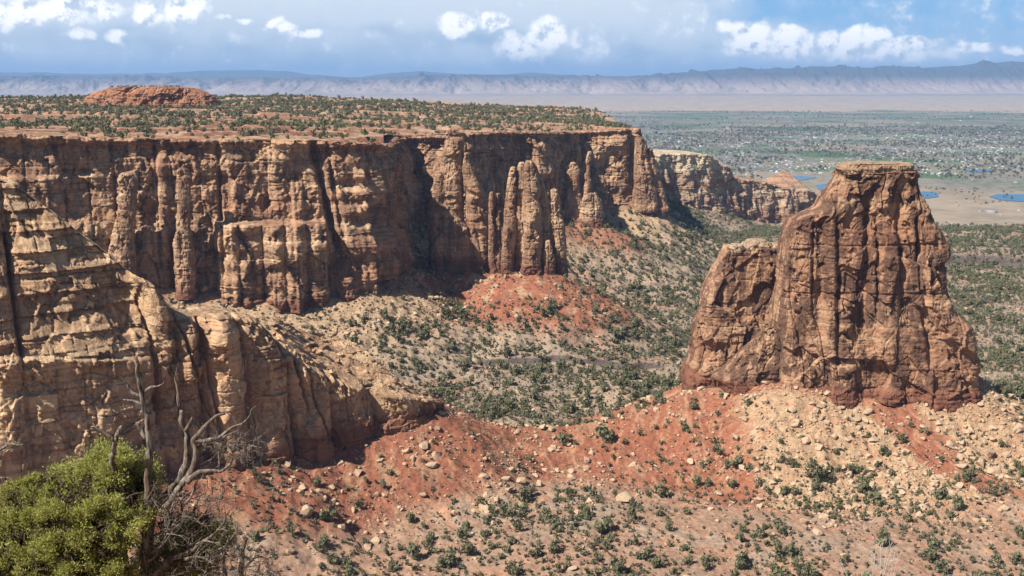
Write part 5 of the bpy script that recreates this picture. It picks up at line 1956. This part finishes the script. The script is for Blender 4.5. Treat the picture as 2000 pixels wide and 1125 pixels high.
def juniper():
    g = np.random.default_rng(17)
    base = P(190, 1300, 12.3)
    root = empty('juniper_tree', tuple(base))
    tag(root, 'bright yellow green living juniper at lower left corner', 'tree')
    # lobes of the crown in picture terms (px, py, radius px, depth offset)
    lobes = [(60, 1010, 90, 0.0), (130, 960, 70, .2), (200, 920, 62, .3), (235, 900, 40, .1), (165, 1010, 95, -.3), (60, 1090, 120, -.4), (165, 1085, 95, -.4), (222, 985, 56, -.1), (262, 925, 36, .4), (110, 930, 38, .5),
             (30, 975, 50, .3), (205, 1035, 58, -.5), (120, 1140, 120, -.6), (285, 910, 24, .6), (-40, 1040, 90, 0), (-60, 1130, 120, -.3), (215, 885, 26, .3), (375, 1040, 48, .5), (405, 1020, 34, .6), (345, 1080, 44, .5), (295, 1110, 42, .4),
             (400, 1085, 40, .6), (350, 1120, 45, .4), (250, 905, 22, .5), (420, 1050, 26, .5)]
    lobes = [(px, py+(26 if py < 950 else 14), r, dy) for px, py, r, dy in lobes]
    Vs = []
    for (px, py, r, dy) in lobes:
        c = P(px, py, 12.0+dy)
        rr = r*12.0/FPX
        n = int(4.2*(r/40)**1.7)+4
        d = g.normal(size=(n, 3)); d /= np.linalg.norm(d, axis=1)[:, None]
        d[:, 1] = np.where(d[:, 1] > 0.5, -d[:, 1], d[:, 1])
        q = c[None]+d*(rr*(0.55+0.5*g.uniform(0, 1, n)**0.6))[:, None]*np.array([1, .9, .85])[None]
        for a, b in zip(q, d):
            # a clump: rounded knob of short scaly sprays that fan outwards and up
            kr = g.uniform(0.085, 0.17)
            sub = int(5+g.integers(0, 5))
            for e in range(sub):
                dd = g.normal(size=3)*0.8+b*0.7+np.array([0, 0, .5]); dd /= np.linalg.norm(dd)
                tip = a+dd*kr*g.uniform(.6, 1.25)
                m = int(60+50*kr/0.15)
                st = tip[None]+g.normal(0, kr*.26, (m, 3))
                dirs = g.normal(size=(m, 3))*0.7+dd[None]+np.array([0, 0, .35])[None]
                dirs /= np.linalg.norm(dirs, axis=1)[:, None]
                L = g.uniform(0.018, 0.042, m)
                side = np.cross(dirs, g.normal(size=(m, 3))); side /= np.linalg.norm(side, axis=1)[:, None]
                w = g.uniform(0.004, 0.008, m)[:, None]
                Vs.append(np.stack([st-side*w*.6, st+dirs*(L*.6)[:, None]+side*w, st+dirs*L[:, None], st+dirs*(L*.6)[:, None]-side*w], 1).reshape(-1, 3))
    inner = []  # dead brown sprays inside the lobes; their dark colour paints shade into gaps
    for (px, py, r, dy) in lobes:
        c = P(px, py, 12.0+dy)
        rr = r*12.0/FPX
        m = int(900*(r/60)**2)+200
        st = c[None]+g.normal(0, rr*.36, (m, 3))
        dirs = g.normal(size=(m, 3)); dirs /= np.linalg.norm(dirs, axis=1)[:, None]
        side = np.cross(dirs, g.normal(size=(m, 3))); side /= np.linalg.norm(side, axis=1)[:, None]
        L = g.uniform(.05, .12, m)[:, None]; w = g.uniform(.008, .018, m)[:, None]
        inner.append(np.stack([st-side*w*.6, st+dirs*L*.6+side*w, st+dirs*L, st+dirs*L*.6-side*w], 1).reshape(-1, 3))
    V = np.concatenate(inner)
    mk('gap_shade_sprays', V-base[None], np.arange(len(V)).reshape(-1, 4), leaf_mat('brown_gap_shade', (0.05, 0.038, 0.025, 1), (0.12, 0.085, 0.05, 1), 3.0), root)
    V = np.concatenate(Vs)
    mk('crown', V-base[None], np.arange(len(V)).reshape(-1, 4), M_LEAF, root)
    lst = [tube([base, P(170, 1200, 12.2), P(150, 1110, 12.1), P(130, 1030, 12.1), P(160, 960, 12.2)], [.14, .12, .09, .06, .03], 9, 1),
           tube([P(170, 1200, 12.2), P(230, 1110, 12.0), P(250, 1010, 12.1), P(230, 930, 12.3)], [.09, .07, .05, .02], 8, 2),
           tube([P(150, 1130, 12.1), P(60, 1080, 12.0), P(10, 1010, 12.1)], [.08, .05, .02], 8, 3),
           tube([P(170, 1200, 12.2), P(300, 1150, 12.4), P(370, 1080, 12.5), P(405, 1025, 12.6)], [.07, .05, .03, .015], 8, 4),
           tube([P(300, 1150, 12.4), P(300, 1090, 12.4)], [.04, .02], 7, 5)]
    V, F = tubes(lst)
    mk('trunk', V-base[None], F, M_WOOD, root)


juniper()


def bare_shrub():
    g = np.random.default_rng(23)
    base = P(1705, 1300, 26.0)
    root = empty('bare_shrub', tuple(base))
    tag(root, 'pale leafless shrub top with wispy grey twigs at the bottom right', 'shrub')
    out = []
    st = []
    for k in range(11):
        st.append((base+np.array([g.normal(0, .12), g.normal(0, .12), 0]), (g.normal(0, .2), g.normal(0, .2), 1.0)))
    main = []
    for p, d in st:
        e = P(1705+g.normal(0, 26), 1062+abs(g.normal(0, 22)), 26.0+g.normal(0, .4))
        mid = (p+e)/2+g.normal(0, .08, 3)
        main.append(tube([p, mid, e], [.018, .011, .004], 5, int(g.integers(999)), .1, .1))
        for q in (0.7, 0.8, 0.9, 1.0):
            out.append((p+(e-p)*q, (g.normal(0, .7), g.normal(0, .5), .8)))
    tw = []
    twigs(out, g, 0.33, 1, .0045, tw, .6, .1)
    m, t, b = new_mat('pale_twig')
    n = t.noise(t.new('ShaderNodeNewGeometry').outputs['Position'], 4.0, 3)
    t.put(b.inputs['Base Color'], t.mix(n, (0.40, 0.36, 0.32, 1), (0.58, 0.54, 0.49, 1)))
    V, F = tubes(main)
    mk('stems', V-base[None], F, m, root)
    V, F = tubes(tw)
    mk('twigs', V-base[None], F, m, root)
    # the ledge it grows from, below the frame
    X, Y = np.meshgrid(np.linspace(3, 16, 60), np.linspace(22.5, 31, 50))
    z = base[2]+0.1-0.35*np.maximum(0, np.hypot(X-base[0], Y-base[1])-1.2)-np.maximum(0, np.abs(Y-26.5)-2)**2*.8+0.2*fbm(X, Y, 0, 5, 3)
    V = np.stack([X.ravel(), Y.ravel(), z.ravel()], 1)
    o = mk('rim_ledge', V, gridF(50, 60), M_NEAR)
    tag(o, 'sandstone ledge below the frame under the bare shrub', 'ledge', kind='structure')


bare_shrub()

# ------------------------------------------------------------------ haze over the valley
def haze():
    m = bpy.data.materials.new('haze_air')
    m.use_nodes = True
    nt = m.node_tree
    nt.nodes.clear()
    out = nt.nodes.new('ShaderNodeOutputMaterial')
    v = nt.nodes.new('ShaderNodeVolumePrincipled')
    v.inputs['Color'].default_value = (0.36, 0.60, 1.0, 1)
    v.inputs['Density'].default_value = 3.3e-5
    v.inputs['Anisotropy'].default_value = 0.0
    nt.links.new(v.outputs[0], out.inputs['Volume'])
    x, y0, y1, z0, z1 = 60000.0, -200.0, 75000.0, -380.0, 900.0
    V = np.array([(-x, y0, z0), (x, y0, z0), (x, y1, z0), (-x, y1, z0), (-x, y0, z1), (x, y0, z1), (x, y1, z1), (-x, y1, z1)])
    F = np.array([(3, 2, 1, 0), (4, 5, 6, 7), (0, 1, 5, 4), (1, 2, 6, 5), (2, 3, 7, 6), (3, 0, 4, 7)])
    o = mk('haze', V, F, m)
    tag(o, 'pale blue air over the valley', kind='stuff')


haze()
